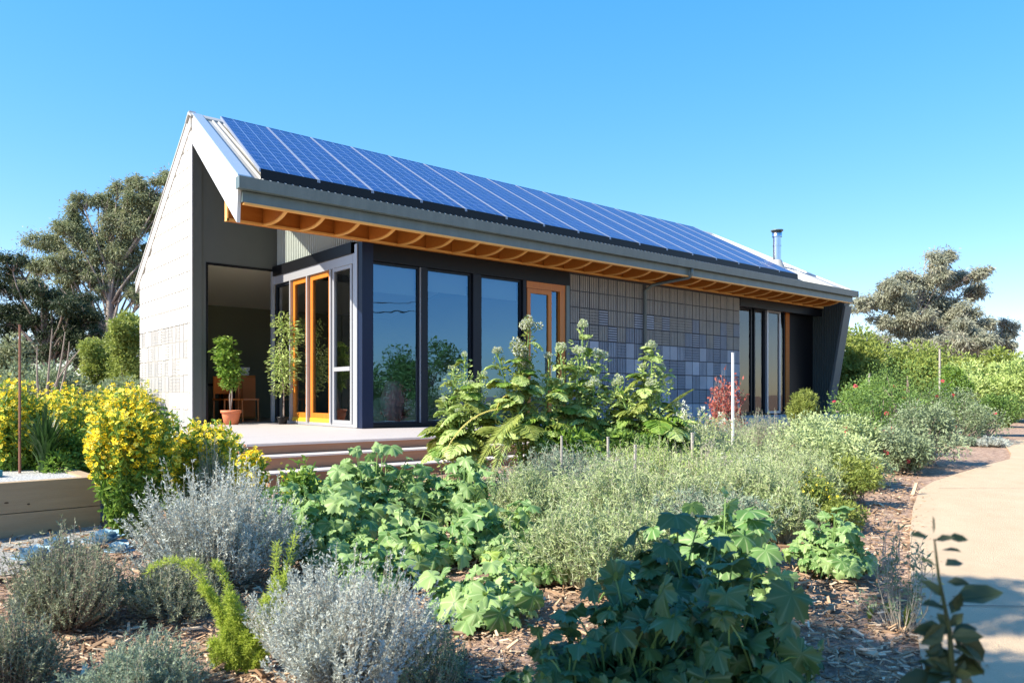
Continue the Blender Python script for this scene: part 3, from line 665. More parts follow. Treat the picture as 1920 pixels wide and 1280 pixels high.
ball_tree(o, .5, 1.5, .25, [(.78, .13, .35), (.98, .19, .9), (1.2, .2, 1), (1.42, .13, .5)], .085, 'brightgreen', nl=430)
o = pot('potted_tree', (5.8, 13.4, .40), .1, .14, 'slender two tiered leafy tree standing against the side glass doors', 'potted plant', 'black')
ball_tree(o, .6, 1.9, .25, [(.62, .16, .35), (.85, .22, .6), (1.08, .3, .9), (1.25, .27, .8), (1.62, .26, .7), (1.83, .22, .5)], .07, 'palegreen', nl=300, trunks=1)
# inside furniture
t = empty('table', (5.3, 15.9, .405), 'dark work table inside the open room', 'table')
mb = MB(); mb.box(-.75, .45, -.35, .35, .72, .76); b = mb.build('tabletop', 'black'); b.parent = t
for sx, sy in ((-.7, -.3), (.4, -.3), (-.7, .3), (.4, .3)): mb = MB(); mb.box(sx-.025, sx+.025, sy-.025, sy+.025, 0, .72); b = mb.build('leg', 'black'); b.parent = t
def chair(x, y, rot, label):
    t = empty('chair', (x, y, .405), label, 'chair', 'orange wooden chairs in the open room'); t.rotation_euler.z = rot
    mb = MB(); mb.box(-.21, .21, -.21, .21, .43, .46); b = mb.build('seat', 'orange_chair'); b.parent = t
    mb = MB(); mb.box(-.21, .21, .17, .195, .56, .9); b = mb.build('backrest', 'orange_chair'); b.parent = t
    for sx in (-.19, .19):
        for sy in (-.19, .18): mb = MB(); mb.tube([(sx*1.05, sy*1.05, 0), (sx, sy, .43 if sy < 0 else .56)], .016, 6); b = mb.build('leg', 'orange_chair'); b.parent = t
chair(5.45, 15.2, .2, 'orange wooden chair beside the terracotta pot tree'); chair(5.95, 15.45, 1.2, 'orange wooden chair closest to the glass doors inside')
mb = MB(); c = empty('cabinet', (6.0, 16.2, .405), 'low orange wood cabinet with papers on top inside the room', 'cabinet')
mb.box(-.3, .3, -.25, .25, .04, .95); b = mb.build('carcass', 'wood'); b.parent = c
for s in (-.15, .15): mb = MB(); mb.box(s-.14, s+.14, -.272, -.252, .08, .9); b = mb.build('door', 'orange_chair'); b.parent = c
st = MB()
for k in range(5): st.box(-.2+rng.uniform(-.02, .02), .2+rng.uniform(-.02, .02), -.15, .15, k*.035, k*.035+.03)
s = st.build('paper_stack', 'white_plastic'); s.location = (6.0, 16.2, 1.356); tag(s, 'uneven stack of papers on the orange cabinet', 'papers')
m_ = empty('monitor', (5.0, 16.0, 1.166), 'black computer monitor on the dark table', 'monitor')
mb = MB(); mb.box(-.28, .28, -.02, .02, .1, .45); b = mb.build('screen', 'black'); b.parent = m_
mb = MB(); mb.box(-.03, .03, 0, .03, .0, .12); mb.box(-.12, .12, -.08, .08, 0, .012); b = mb.build('stand', 'black'); b.parent = m_
ac = empty('air_conditioner', (5.1, 17.55, 2.35), 'white slim air conditioner unit high on the back wall', 'air conditioner')
mb = MB(); mb.box(-.45, .45, -.1, .12, 0, .27); b = mb.build('casing', 'white_plastic'); b.parent = ac
mb = MB(); mb.box(-.42, .42, -.11, -.102, .02, .05); b = mb.build('vent', 'black'); b.parent = ac
u = empty('urn', (8.0, 13.2, .405), 'tall pale ceramic urn behind the front glass', 'urn')
mb = MB(); mb.lathe([(0, 0), (.14, 0), (.22, .25), (.24, .45), (.17, .68), (.13, .74), (.16, .8), (.13, .8), (.1, .72)], (0, 0, 0)); b = mb.build('vessel', 'stone', None, True); b.parent = u

# ================================================================== PLANT GENERATORS
def bakes(o, parts):
    for nm, mb, mt in parts:
        if mb.n: b = mb.build(nm, mt); b.parent = o
def mound(px, d, wpx, top, label, cat='shrub', mats=('silver', 'drystem'), name='silver_shrub', ns=420, nl=30, ll=.022, lw=.3, spread=1.0, upright=.5, rs=.0022, flat=.7, group=None, seed=None):
    """dense mound of fine upright stems, each clothed in small leaves"""
    x, y, z = spot(px, d); W = wpx/FPX*d/2; H = hgt(top, d)-z
    o = empty(name, (x, y, z), label, cat, group)
    st, fo = MB(), MB(); th = rng.uniform(0, 2*np.pi, ns); q = rng.random(ns)**.55
    lump = 1+.24*np.sin(2*th+rng.random()*6)+.16*np.sin(5*th+rng.random()*6)+.08*np.sin(9*th); hl = 1+.2*np.sin(2*th+rng.random()*6)*q+.17*np.sin(5*th+5*q+rng.random()*6)
    R0 = W*q*lump; ez = H*np.sqrt(np.clip(1-(q*.93)**2, .03, 1))**flat*hl*np.where(rng.random(ns) < .2, rng.uniform(1.0, 1.22, ns), rng.uniform(.6, 1.03, ns))
    A = np.stack([.28*R0*np.cos(th), .28*R0*np.sin(th), np.zeros(ns)], 1)
    B = np.stack([R0*np.cos(th), R0*np.sin(th), ez], 1)
    out_ = np.stack([np.cos(th), np.sin(th), np.zeros(ns)], 1)
    bow = out_*(W*.18*q)[:, None]*(1-upright)+rdir(ns)*.02
    sm = multitube(st, A, B, bow, rs, 4)
    i = np.repeat(np.arange(ns), nl); t = np.clip(1-rng.random(len(i))**1.3*.75, 0, 1); P, D = sm(i, t)
    D2 = nrm(D*.9+rdir(len(i))*.9); leaves(fo, P, D2, rdir(len(i)), ll*rng.uniform(.6, 1.4, len(i)), ll*lw, T_BLADE, tint=np.clip(rng.random(ns)[i]*.6+rng.random(len(i))*.4, 0, 1))
    bakes(o, [('stem', st, mats[1]), ('foliage', fo, mats[0])]); return o
def squash(px, d, wpx, top, label, n=42, size=.2, mats=('squash', 'squashstem'), group=None, low=-.05, yell=0.0):
    n = int(n*3.9); size *= .66
    x, y, z = spot(px, d); W = wpx/FPX*d/2; H = hgt(top, d)-z
    o = empty('squash_plant', (x, y, z), label, 'vegetable plant', group)
    st, fo = MB(), MB(); u = rdir(n*3); u = u[(u[:, 2] > low)][:n]; n = len(u); az_ = np.arctan2(u[:, 1], u[:, 0]); ph = rng.random(2)*6
    lump = 1+.16*np.sin(3*az_+ph[0])+.12*np.sin(5*az_+ph[1])
    rr = (rng.uniform(.45, 1.05, n)*lump)[:, None]; P = u*rr*np.array([W, W, H]); P[:, 2] = np.maximum(P[:, 2], .05+.05*rng.random(n))
    nrmv = nrm(u*np.array([1, 1, .9])+np.array([-.15, -.1, .5])+rdir(n)*.42); tip = nrm(np.cross(np.cross(nrmv, np.array([0, 0, -1.])), nrmv)+rdir(n)*.5)
    sz = size*rng.uniform(.4, 1.25, n); A = np.stack([rng.normal(size=n)*.06, rng.normal(size=n)*.06, np.zeros(n)], 1)+P*np.array([.25, .25, 0])
    multitube(st, A, P-nrmv*.005, np.array([0, 0, 1.])*(H*.16), .005, 6, tip=.6)
    tint = np.where(rng.random(n) < yell, 1.0, rng.random(n)*.68); g_ = rng.integers(0, 5, n)
    for q in range(5):
        m_ = g_ == q; leaves(fo, (P-tip*(sz*.1)[:, None])[m_], tip[m_], nrmv[m_], sz[m_], sz[m_]*1.05, T_LOBED[q], tint=tint[m_], uv=True)
    k = n//3; i = rng.integers(0, n, k); leaves(fo, P[i]*.95, nrm(u[i]+np.array([0, 0, .6])+rdir(k)*.5), rdir(k), size*.35, size*.16, T_FOLD, tint=.95, uv=True)
    b = fo.build('foliage', mats[0], None, True); b.parent = o; b = st.build('stem', mats[1]); b.parent = o; return o
def flowering(px, d, wpx, top, label, ns=90, nf=330, leafm='brightgreen', fm='yellowflower', fs=.04, name='yellow_flower_bush', cat='flowering plant', group='yellow flowering bushes around the deck', base=None, fz=.62, nl=45, ll=.06):
    x, y, z = spot(px, d); z = z if base is None else base; W = wpx/FPX*d/2; H = hgt(top, d)-z
    o = empty(name, (x, y, z), label, cat, group); st, fo, fl = MB(), MB(), MB(); nf = int(nf*3.4); ns = int(ns*1.3)
    th = rng.uniform(0, 2*np.pi, ns); q = rng.random(ns)**.6; R0 = W*q
    A = np.stack([.3*R0*np.cos(th), .3*R0*np.sin(th), np.zeros(ns)], 1); B = np.stack([R0*np.cos(th), R0*np.sin(th), H*(.7+.34*rng.random(ns))*np.sqrt(1-.4*q**2)], 1)
    sm = multitube(st, A, B, rdir(ns)*.04, .004, 4)
    i = np.repeat(np.arange(ns), nl); t = rng.uniform(.12, .97, len(i)); P, D = sm(i, t); P = P+rdir(len(i))*.03
    leaves(fo, P, nrm(D*.5+rdir(len(i))), rdir(len(i))+np.array([0, 0, .8]), ll*rng.uniform(.5, 1.3, len(i)), ll*.38, T_FOLD)
    i = rng.integers(0, ns, nf); t = 1-rng.random(nf)**1.3*(1-fz); P, D = sm(i, t); P = P+rdir(nf)*np.array([.06, .06, .045])
    nn = nrm(rdir(nf)*.7+np.array([-.3, -.4, .75])); leaves(fl, P, nrm(np.cross(nn, rdir(nf))), nn, fs*rng.uniform(.7, 1.4, nf), fs*rng.uniform(.7, 1.4, nf), T_DAISY)
    # rounded centre cone for each head
    leaves(fl, P+nn*.004, nn, rdir(nf), fs*.35, fs*.3, T_BLADE, tint=.1)
    bakes(o, [('stem', st, 'squashstem'), ('foliage', fo, leafm), ('blossom', fl, fm)]); return o
def leafbush(px, d, wpx, top, label, cat='shrub', mat='green', name='shrub', n=3800, leaf=.05, lw=.45, lumps=16, group=None, base=None, flowers=None, nf=0, fs=.07, T=T_BLADE, vert=1.0, stems=14, core=.5):
    """rounded bush: leaf clumps through its volume, uneven outline"""
    x, y, z = spot(px, d); z = z if base is None else base; W = wpx/FPX*d/2; H = hgt(top, d)-z
    o = empty(name, (x, y, z), label, cat, group); st, fo, fl = MB(), MB(), MB()
    c = rdir(lumps); c[:, 2] = np.abs(c[:, 2])*1.1-.1; c = rdir(lumps); rad = rng.uniform(.24, .44, lumps)*min(W, H*.7); C = c*rng.uniform(core*.6, .85, (lumps, 1))*np.array([W, W, H*.5])+np.array([0, 0, H*.5]); C[:, 2] = np.minimum(C[:, 2], H-rad*rng.uniform(.75, 1.1, lumps)); n = int(n*1.7)
    i = rng.integers(0, lumps, n); u = rdir(n); P = C[i]+u*(rad[i]*rng.random(n)**.35*rng.uniform(.8, 1.15, n))[:, None]*np.array([1, 1, vert]); P[:, 2] = np.maximum(P[:, 2], .02)
    lt = rng.random(lumps)[i]*.45+rng.random(n)*.55
    leaves(fo, P, nrm(u+rdir(n)*.9), rdir(n)+np.array([0, 0, .7]), leaf*rng.uniform(.6, 1.4, n), leaf*lw, T, tint=lt)
    k = stems; ii = rng.integers(0, lumps, k); multitube(st, rng.normal(size=(k, 3))*np.array([.05, .05, 0]), C[ii], rdir(k)*.06, .012*max(W, .3)+.003, 4)
    if flowers:
        i = rng.integers(0, lumps, nf); u = rdir(nf); u[:, 2] = np.abs(u[:, 2]); P = C[i]+u*(rad[i]*1.08)[:, None]
        for kk in range(4): nn = nrm(u+rdir(nf)*.5); leaves(fl, P+nn*.01*kk, nrm(np.cross(nn, rdir(nf))), nn, fs*(1-.15*kk), fs*(1-.15*kk), T_DAISY)
    bakes(o, [('stem', st, 'bark'), ('foliage', fo, mat), ('blossom', fl, flowers or mat)]); return o
def wispy(px, d, wpx, top, label, mat='wispy', ns=260, nl=22, ll=.03, name='wispy_shrub', cat='shrub', group=None, seed_heads=0, droop=.25, base=None, lw=.14):
    x, y, z = spot(px, d); z = z if base is None else base; W = wpx/FPX*d/2; H = hgt(top, d)-z
    o = empty(name, (x, y, z), label, cat, group); st, fo, fl = MB(), MB(), MB()
    W *= 1.15; ns = int(ns*1.7); H *= .93; nl = int(nl*.62)
    th = rng.uniform(0, 2*np.pi, ns); q = rng.random(ns)**.6; ph_ = rng.random()*6; R0 = W*q*rng.uniform(.7, 1.15, ns)*(1+.2*np.sin(4*th+ph_))
    A = np.stack([.5*R0*np.cos(th), .5*R0*np.sin(th), np.zeros(ns)], 1); B = np.stack([R0*np.cos(th), R0*np.sin(th), H*np.where(rng.random(ns) < .25, rng.uniform(.85, 1.12, ns), rng.uniform(.35, .95, ns))*(1+.18*np.sin(3*th+ph_))*np.sqrt(1-.25*q**2)], 1)
    sm = multitube(st, A, B, np.stack([np.cos(th), np.sin(th), np.full(ns, 1.2)], 1)*(droop*.2)+rdir(ns)*.04, .0024, 5)
    # side twigs
    m = ns*4; i = rng.integers(0, ns, m); t = rng.uniform(.25, .95, m); P, D = sm(i, t); E_ = P+nrm(D*.6+rdir(m))*rng.uniform(.06, .2, m)[:, None]*min(1, H)
    s2 = multitube(st, P, E_, rdir(m)*.015, .0014, 3)
    i = np.repeat(np.arange(m), nl//2); t = rng.random(len(i)); P, D = s2(i, t); leaves(fo, P, nrm(D*.7+rdir(len(i))), rdir(len(i)), ll*rng.uniform(.5, 1.5, len(i)), ll*lw*2, T_BLADE)
    i = np.repeat(np.arange(ns), nl); t = rng.uniform(.15, 1, len(i)); P, D = sm(i, t); leaves(fo, P, nrm(D+rdir(len(i))*.8), rdir(len(i)), ll*1.1*rng.uniform(.5, 1.5, len(i)), ll*lw*1.6, T_BLADE)
    if seed_heads:
        i = rng.integers(0, ns, seed_heads); P, D = sm(i, np.ones(seed_heads)); j = np.repeat(np.arange(seed_heads), 14); leaves(fl, P[j]+rdir(len(j))*.02, rdir(len(j)), rdir(len(j)), .018, .012, T_BLADE)
    bakes(o, [('stem', st, 'palestem' if mat == 'wispy' else 'drystem'), ('foliage', fo, mat), ('seed_head', fl, 'whiteflower')]); return o
def straps(px, d, wpx, top, label, mat='strap', n=90, w=.018, name='strap_leaf_clump', cat='grass clump', group=None, base=None, arch=.35):
    x, y, z = spot(px, d); z = z if base is None else base; W = wpx/FPX*d/2; H = hgt(top, d)-z
    o = empty(name, (x, y, z), label, cat, group); mb = MB(); seg = 7; t = np.linspace(0, 1, seg)
    th = rng.uniform(0, 2*np.pi, n); q = rng.random(n); hh = H*rng.uniform(.55, 1.0, n); out_ = np.stack([np.cos(th), np.sin(th), np.zeros(n)], 1); side = np.stack([-np.sin(th), np.cos(th), np.zeros(n)], 1)
    C = out_[:, None]*((W*q)[:, None]*(.15+.85*t[None]**2))[..., None]; C[..., 2] += hh[:, None]*(t[None]-arch*q[:, None]*t[None]**3)
    wd = w*(1-t**2.5*.95)*.5; Vl = C-side[:, None]*wd[None, :, None]; Vr = C+side[:, None]*wd[None, :, None]; V = np.stack([Vl, Vr], 2).reshape(-1, 3)
    idx = np.arange(n*seg*2).reshape(n, seg, 2); Fq = np.stack([idx[:, :-1, 0], idx[:, :-1, 1], idx[:, 1:, 1], idx[:, 1:, 0]], -1).reshape(-1, 4)
    mb.add(V, Fq, 0, np.repeat(rng.random(n), seg-1)); b = mb.build('foliage', mat); b.parent = o; return o
def frond(mb, P0, P1, bow, mat, nl=34, ll=.16, w=.02, stmb=None, droop=.2, tint=None, T_=T_BLADE, rs=.007):
    """one pinnate leaf: bowed rib with narrow leaflets on both sides"""
    P0, P1, bow = (np.asarray(v, float) for v in (P0, P1, bow)); t = np.linspace(.12, 1, nl)
    C = P0*(1-t)[:, None]+P1*t[:, None]+bow*(4*t*(1-t))[:, None]; T = nrm(np.gradient(C, axis=0)); up = np.array([0, 0, 1.]); Sx = nrm(np.cross(T, up+bow*2+.01)); Nn = np.cross(Sx, T)
    L = ll*np.sin(np.pi*(.15+.8*t))*.9+.02
    for sg in (-1, 1):
        D = nrm(sg*Sx+T*.55+np.array([0, 0, -droop])+rdir(nl)*.08); leaves(mb, C, D, Nn, L*rng.uniform(.85, 1.1, nl), w, T_, mat, tint=tint)
    tt = np.linspace(0, 1, 10); (stmb or mb).tube(P0*(1-tt)[:, None]+P1*tt[:, None]+bow*(4*tt*(1-tt))[:, None], np.linspace(rs, .002, 10), 4, mat if stmb is None else 0, .5)
def umbel_plant(px, d, wpx, top, label, stalks, name='tall_seeding_plant', lm='palegreen', seedm='whiteflower', group='tall seeding plants in the middle bed', fronds=(), leafn=2600, leaf=.05, blobs=9, base=None):
    """tall bolting vegetable: thick stalks, feathery leaves, knobbly pale seed heads; stalks = [(dx,dy,h)] in metres"""
    x, y, z = spot(px, d); z = z if base is None else base; W = wpx/FPX*d/2
    o = empty(name, (x, y, z), label, 'vegetable plant', group); st, fo, fl = MB(), MB(), MB()
    right = np.array([CB, -CA, 0.]); fwd = np.array([CA, CB, 0.])
    fb = MB()
    for dx, dy, h, hd in stalks:
        tip = right*dx+fwd*dy+np.array([0, 0, h]); A = np.array([[dx*.15*right[0], dx*.15*right[1], 0]]); bowv = rdir(1)*.05
        tt = np.linspace(0, 1, 8); C = A*(1-tt)[:, None]+tip*tt[:, None]+bowv*(4*tt*(1-tt))[:, None]; st.tube(C, np.linspace(.014, .006, 8), 6, 0, .5)
        for kf in range(13):
            tk = rng.uniform(.25, .95); a0 = A[0]*(1-tk)+tip*tk+bowv[0]*4*tk*(1-tk); azk = rng.uniform(0, 6.28); ln = rng.uniform(.28, .6)*(1.25-tk)*min(1, W*3.2)
            ed = a0+np.array([math.cos(azk), math.sin(azk), 0])*ln*.85+np.array([0, 0, rng.uniform(-.35, .35)*ln])
            frond(fb, a0, ed, np.array([0, 0, ln*.22]), int(rng.choice([0, 0, 2, 3])), 13, ln*.4, ln*.17, None, .25, None, T_FOLD, .004)
        # leaves up the stalk
        n = int(leafn*.26/len(stalks)); t = rng.uniform(.15, .97, n); Q = A*(1-t)[:, None]+tip*t[:, None]+bowv*(4*t*(1-t))[:, None]; off = rdir(n)*(W*.62*(1.12-t)**.7*rng.random(n)**.7)[:, None]; off[:, 2] *= .6
        leaves(fo, Q+off, nrm(off+rdir(n)*.04+np.array([0, 0, .02])), rdir(n)+np.array([0, 0, .6]), leaf*rng.uniform(.5, 1.4, n), leaf*.4, T_FOLD)
        # seed head: cluster of knobs
        for k in range(blobs):
            u = rdir(1)[0]; u[2] = abs(u[2])*.9; c = tip+u*hd*rng.uniform(.3, 1); st.tube([tip-np.array([0, 0, .05]), c], .0025, 4, 0, .6)
            m = 60; v = rdir(m); leaves(fl, c+v*hd*.28, nrm(v+rdir(m)*.5), rdir(m), hd*.2, hd*.1, T_BLADE, tint=rng.random(m)); leaves(fo, c+v[:30]*hd*.24, nrm(v[:30]+rdir(30)*.6), rdir(30), hd*.3, hd*.12, T_BLADE)
    for (a, b, bw, ll, mt) in fronds:
        f3 = lambda v: right*v[0]+fwd*v[1]+np.array([0, 0, v[2]])
        frond(fb, f3(a), f3(b), f3(bw), mt, 40, ll, .016, None, .15)
    bakes(o, [('stem', st, 'squashstem'), ('foliage', fo, lm), ('seed_head', fl, seedm)])
    if fb.n: b = fb.build('frond', ['palegreen', 'yellowleaf', 'yellowgreen', 'brightgreen']); b.parent = o
    return o
def tree(name, px, d, label, crown, leafm='euca', bark='palebark', leaf=.16, dens=900, lw=.28, group=None, trunk_r=.22, hang=.6, base=None, cat='tree', fork=.35, lean=0.0):
    """crown = [(px, py, radius_px, depth offset)] clumps; limbs run to every clump"""
    x, y, z = spot(px, d); z = z if base is None else base; o = empty(name, (x, y, z), label, cat, group); tr, fo = MB(), MB()
    C = []; Rr = []
    for cx, cy, r, dd in crown:
        q = spot(cx, d+dd); C.append((q[0]-x, q[1]-y, hgt(cy, d+dd)-z)); Rr.append(r/FPX*(d+dd))
    C = np.array(C); Rr = np.array(Rr); nc = len(C)
    C2 = C+rdir(nc)*np.array([1, 1, .7])*(Rr*.8)[:, None]; C = np.concatenate([C, C2]); Rr = np.concatenate([Rr, Rr*rng.uniform(.5, .8, nc)]); top = C[:, 2].max(); f0 = np.array([lean, 0, top*fork])
    tt = np.linspace(0, 1, 6); tr.tube(f0*tt[:, None]+np.array([.0, .0, -.2])*(1-tt)[:, None], np.linspace(trunk_r, trunk_r*.7, 6), 9)
    main = np.array([C[:, 0].mean()*.6, C[:, 1].mean()*.6, top*.82]); mt = f0*(1-tt)[:, None]+main*tt[:, None]+(rdir(1)*.3)*(4*tt*(1-tt))[:, None]; tr.tube(mt, np.linspace(trunk_r*.68, trunk_r*.16, 6), 7)
    for c, r in zip(C, Rr):
        k = int(np.clip((c[2]/top-.35)*6, 0, 4)); s0 = mt[k] if c[2] > f0[2] else f0*.8; b = rdir(1)*.25; b[:, 2] = abs(b[:, 2])
        Pm = s0*(1-tt)[:, None]+(c)*tt[:, None]+b*(4*tt*(1-tt))[:, None]; tr.tube(Pm, np.linspace(trunk_r*.2, .012, 6), 5)
        for _ in range(5):
            e = c+rdir(1)[0]*r*.75; tr.tube([Pm[4], (Pm[4]+e)/2+rdir(1)[0]*.08, e], [.025, .016, .006], 3)
    for c, r in zip(C, Rr):
        sub = max(7, int(14*min(r, 2))); sc = rdir(sub)*rng.uniform(.15, 1.0, (sub, 1))*r*np.array([1, 1, .75])+c; n = int(dens*r*r*7.5)
        i = rng.integers(0, sub, n); u = rdir(n); P = sc[i]+u*(r*.3*np.abs(rng.normal(size=n)))[:, None]*np.array([1, 1, .8]); D = nrm(u*.7+rdir(n)*.6+np.array([0, 0, -hang]))
        leaves(fo, P, D, rdir(n), .8*leaf*rng.uniform(.6, 1.4, n), .8*leaf*lw*rng.uniform(.7, 1.3, n), T_BLADE, tint=np.clip(rng.random(sub)[i]*.5+rng.random(n)*.5, 0, 1))
    b = tr.build('trunk', bark, None, True); b.parent = o; b = fo.build('crown', leafm); b.parent = o; return o
#PLANTS
# ================================================================== FOREGROUND BEDS
mound(408, 4.45, 285, 912, 'large silver grey shrub rising beside the yellow flowers', ns=1100, nl=34, group='silver shrubs in the front bed')
mound(655, 3.05, 340, 1085, 'broad silver shrub at the bottom edge below the squash leaves', ns=1300, nl=34, ll=.017, rs=.0016, group='silver shrubs in the front bed')
mound(128, 3.75, 235, 1028, 'dark olive grey shrub in front of the gravel and blue rosettes', mats=('silverolive', 'bark'), ns=800, nl=28, ll=.02, name='olive_shrub')
mound(325, 3.95, 215, 1062, 'grey olive shrub between the two larger silver mounds', mats=('silverolive', 'drystem'), ns=520, nl=26, ll=.02, name='olive_shrub')
mound(255, 2.85, 250, 1218, 'low pale sage mound at the bottom left edge', mats=('sage', 'drystem'), ns=600, nl=32, ll=.017, name='sage_shrub')
mound(20, 3.0, 170, 1165, 'dark shrub cut by the lower left corner', mats=('silverolive', 'bark'), ns=500, nl=24, ll=.018, name='olive_shrub')
mound(815, 2.95, 150, 1190, 'thin dusky shrub right of the broad silver shrub', mats=('greygreen', 'drystem'), ns=220, nl=18, ll=.018, name='olive_shrub')
# lime feathery plant
def limeplant():
    d = 3.2; x, y, z = spot(455, d); o = empty('feathery_plant', (x, y, z), 'bright lime feathery plant with long arching plumes', 'plant'); st, fo = MB(), MB()
    right = np.array([CB, -CA, 0.]); tips = [((270, 1075), (-.0, .34)), ((350, 1060), (-.02, .25)), ((400, 1055), (-.03, .2)), ((430, 1110), (0, .05)), ((515, 1020), (0, .03)), ((548, 1005), (.02, .03)), ((500, 1120), (0, .02)), ((470, 1180), (0, 0)), ((440, 1200), (0, 0)), ((415, 1215), (0, 0)), ((490, 1190), (0, 0)), ((535, 1130), (.02, 0)), ((455, 1150), (0, 0)), ((525, 1080), (.0, 0)), ((412, 1140), (-.02, .0)), ((380, 1100), (-.03, .12)), ((540, 1060), (.02, 0)), ((515, 1160), (.0, 0)), ((430, 1150), (0, 0)), ((425, 1180), (0, 0)), ((480, 1220), (0, 0)), ((400, 1200), (0, 0)), ((505, 1210), (0, 0))]
    for (tx, ty), (bx, bz) in tips:
        for rep in range(1 if ty < 1100 else 3):
            tip = right*((tx-455)/FPX*d+rng.normal()*.01)+np.array([0, 0, hgt(ty, d)-z])+np.array([CA, CB, 0])*rng.uniform(-.05, .05); bow = right*bx+np.array([0, 0, bz*.6]); t = np.linspace(0, 1, 14)
            A = right*rng.normal()*.05; C = A*(1-t)[:, None]+tip*t[:, None]+bow*(4*t*(1-t))[:, None]; st.tube(C, np.linspace(.004, .0015, 14), 4, 0, .5)
            n = 520; k = rng.uniform(.12, 1, n); Q = A*(1-k)[:, None]+tip*k[:, None]+bow*(4*k*(1-k))[:, None]; u = rdir(n); leaves(fo, Q+u*.008, nrm(u+np.array([0, 0, .5])), rdir(n), rng.uniform(.01, .03, n), .0035, T_BLADE)
    bakes(o, [('stem', st, 'limefern'), ('foliage', fo, 'limefern')])
limeplant()
# squash family, back to front
G = 'squash plants in the front beds'
squash(600, 6.0, 190, 872, 'leafy squash plant closest to the yellow flower by the steps', 60, .17, group=G)
squash(700, 6.1, 250, 842, 'tall leafy squash plant directly below the deck steps', 90, .19, group=G)
squash(862, 6.4, 230, 862, 'squash plant below the drooping fern frond', 80, .17, group=G)
squash(625, 4.95, 190, 925, 'squash plant just right of the large silver shrub', 60, .19, group=G, yell=.08)
squash(770, 4.9, 220, 972, 'squash plant in the middle of the leafy group', 60, .18, group=G, yell=.12)
squash(925, 5.1, 200, 945, 'squash plant between the leafy group and the wispy shrubs', 50, .19, group=G, yell=.1)
squash(905, 3.9, 215, 1068, 'squash plant with broad pale leaves over the open mulch', 38, .2, group=G, low=.02)
squash(1350, 4.2, 260, 950, 'squash plant with sunlit top leaves behind the dark plant', 80, .18, group=G)
squash(1562, 4.7, 165, 968, 'rounded squash plant nearest the sandy path', 60, .13, group=G, low=.1)
squash(1180, 2.75, 380, 1095, 'dark shaded large leaved plant at the bottom centre', 60, .18, ('squashshade', 'squashstem'))
squash(1390, 2.6, 300, 1060, 'dark shaded plant with drooping leaves right of the bottom centre', 60, .17, ('squashshade', 'squashstem'))
squash(1270, 3.2, 280, 1010, 'shaded leafy plant under the sunlit squash crown', 60, .19, ('squashshade', 'squashstem'))
squash(1060, 2.5, 250, 1215, 'lowest shaded leafy plant at the bottom edge', 36, .17, ('squashshade', 'squashstem'))
squash(1010, 4.6, 150, 1010, 'squash plant with leaves reaching into the wispy shrubs', 40, .18, group=G)
squash(700, 4.3, 150, 1035, 'squash plant just behind the broad silver shrub', 36, .17, group=G, low=-.2)
squash(540, 5.4, 130, 905, 'squash plant tucked behind the large silver shrub', 30, .16, group=G)
squash(1195, 4.1, 110, 1080, 'small sunlit squash seedling below the wispy shrubs', 18, .12, group=G)
# blue rosettes
def rosette(px, py, s, label):
    x, y, z = onground(px, py); o = empty('blue_succulent', (x, y, z), label, 'succulent', 'blue rosettes on the gravel'); mb = MB(); n = 15; th = np.arange(n)*2.4; el = np.linspace(.15, 1.35, n)
    D = np.stack([np.cos(th)*np.cos(el), np.sin(th)*np.cos(el), np.sin(el)], 1); Nn = np.stack([-np.cos(th)*np.sin(el), -np.sin(th)*np.sin(el), np.cos(el)], 1)
    leaves(mb, D*.02+np.array([0, 0, .03]), D, Nn, s*np.linspace(1, .6, n), s*.95, T_FOLD); b = mb.build('foliage', 'blueagave'); b.parent = o
rosette(65, 1062, .15, 'blue rosette at the left by the frame edge'); rosette(105, 1040, .13, 'blue rosette in the middle of the gravel'); rosette(195, 1030, .16, 'largest blue rosette behind the olive shrub'); rosette(222, 1046, .1, 'small grey blue rosette on the mulch edge')
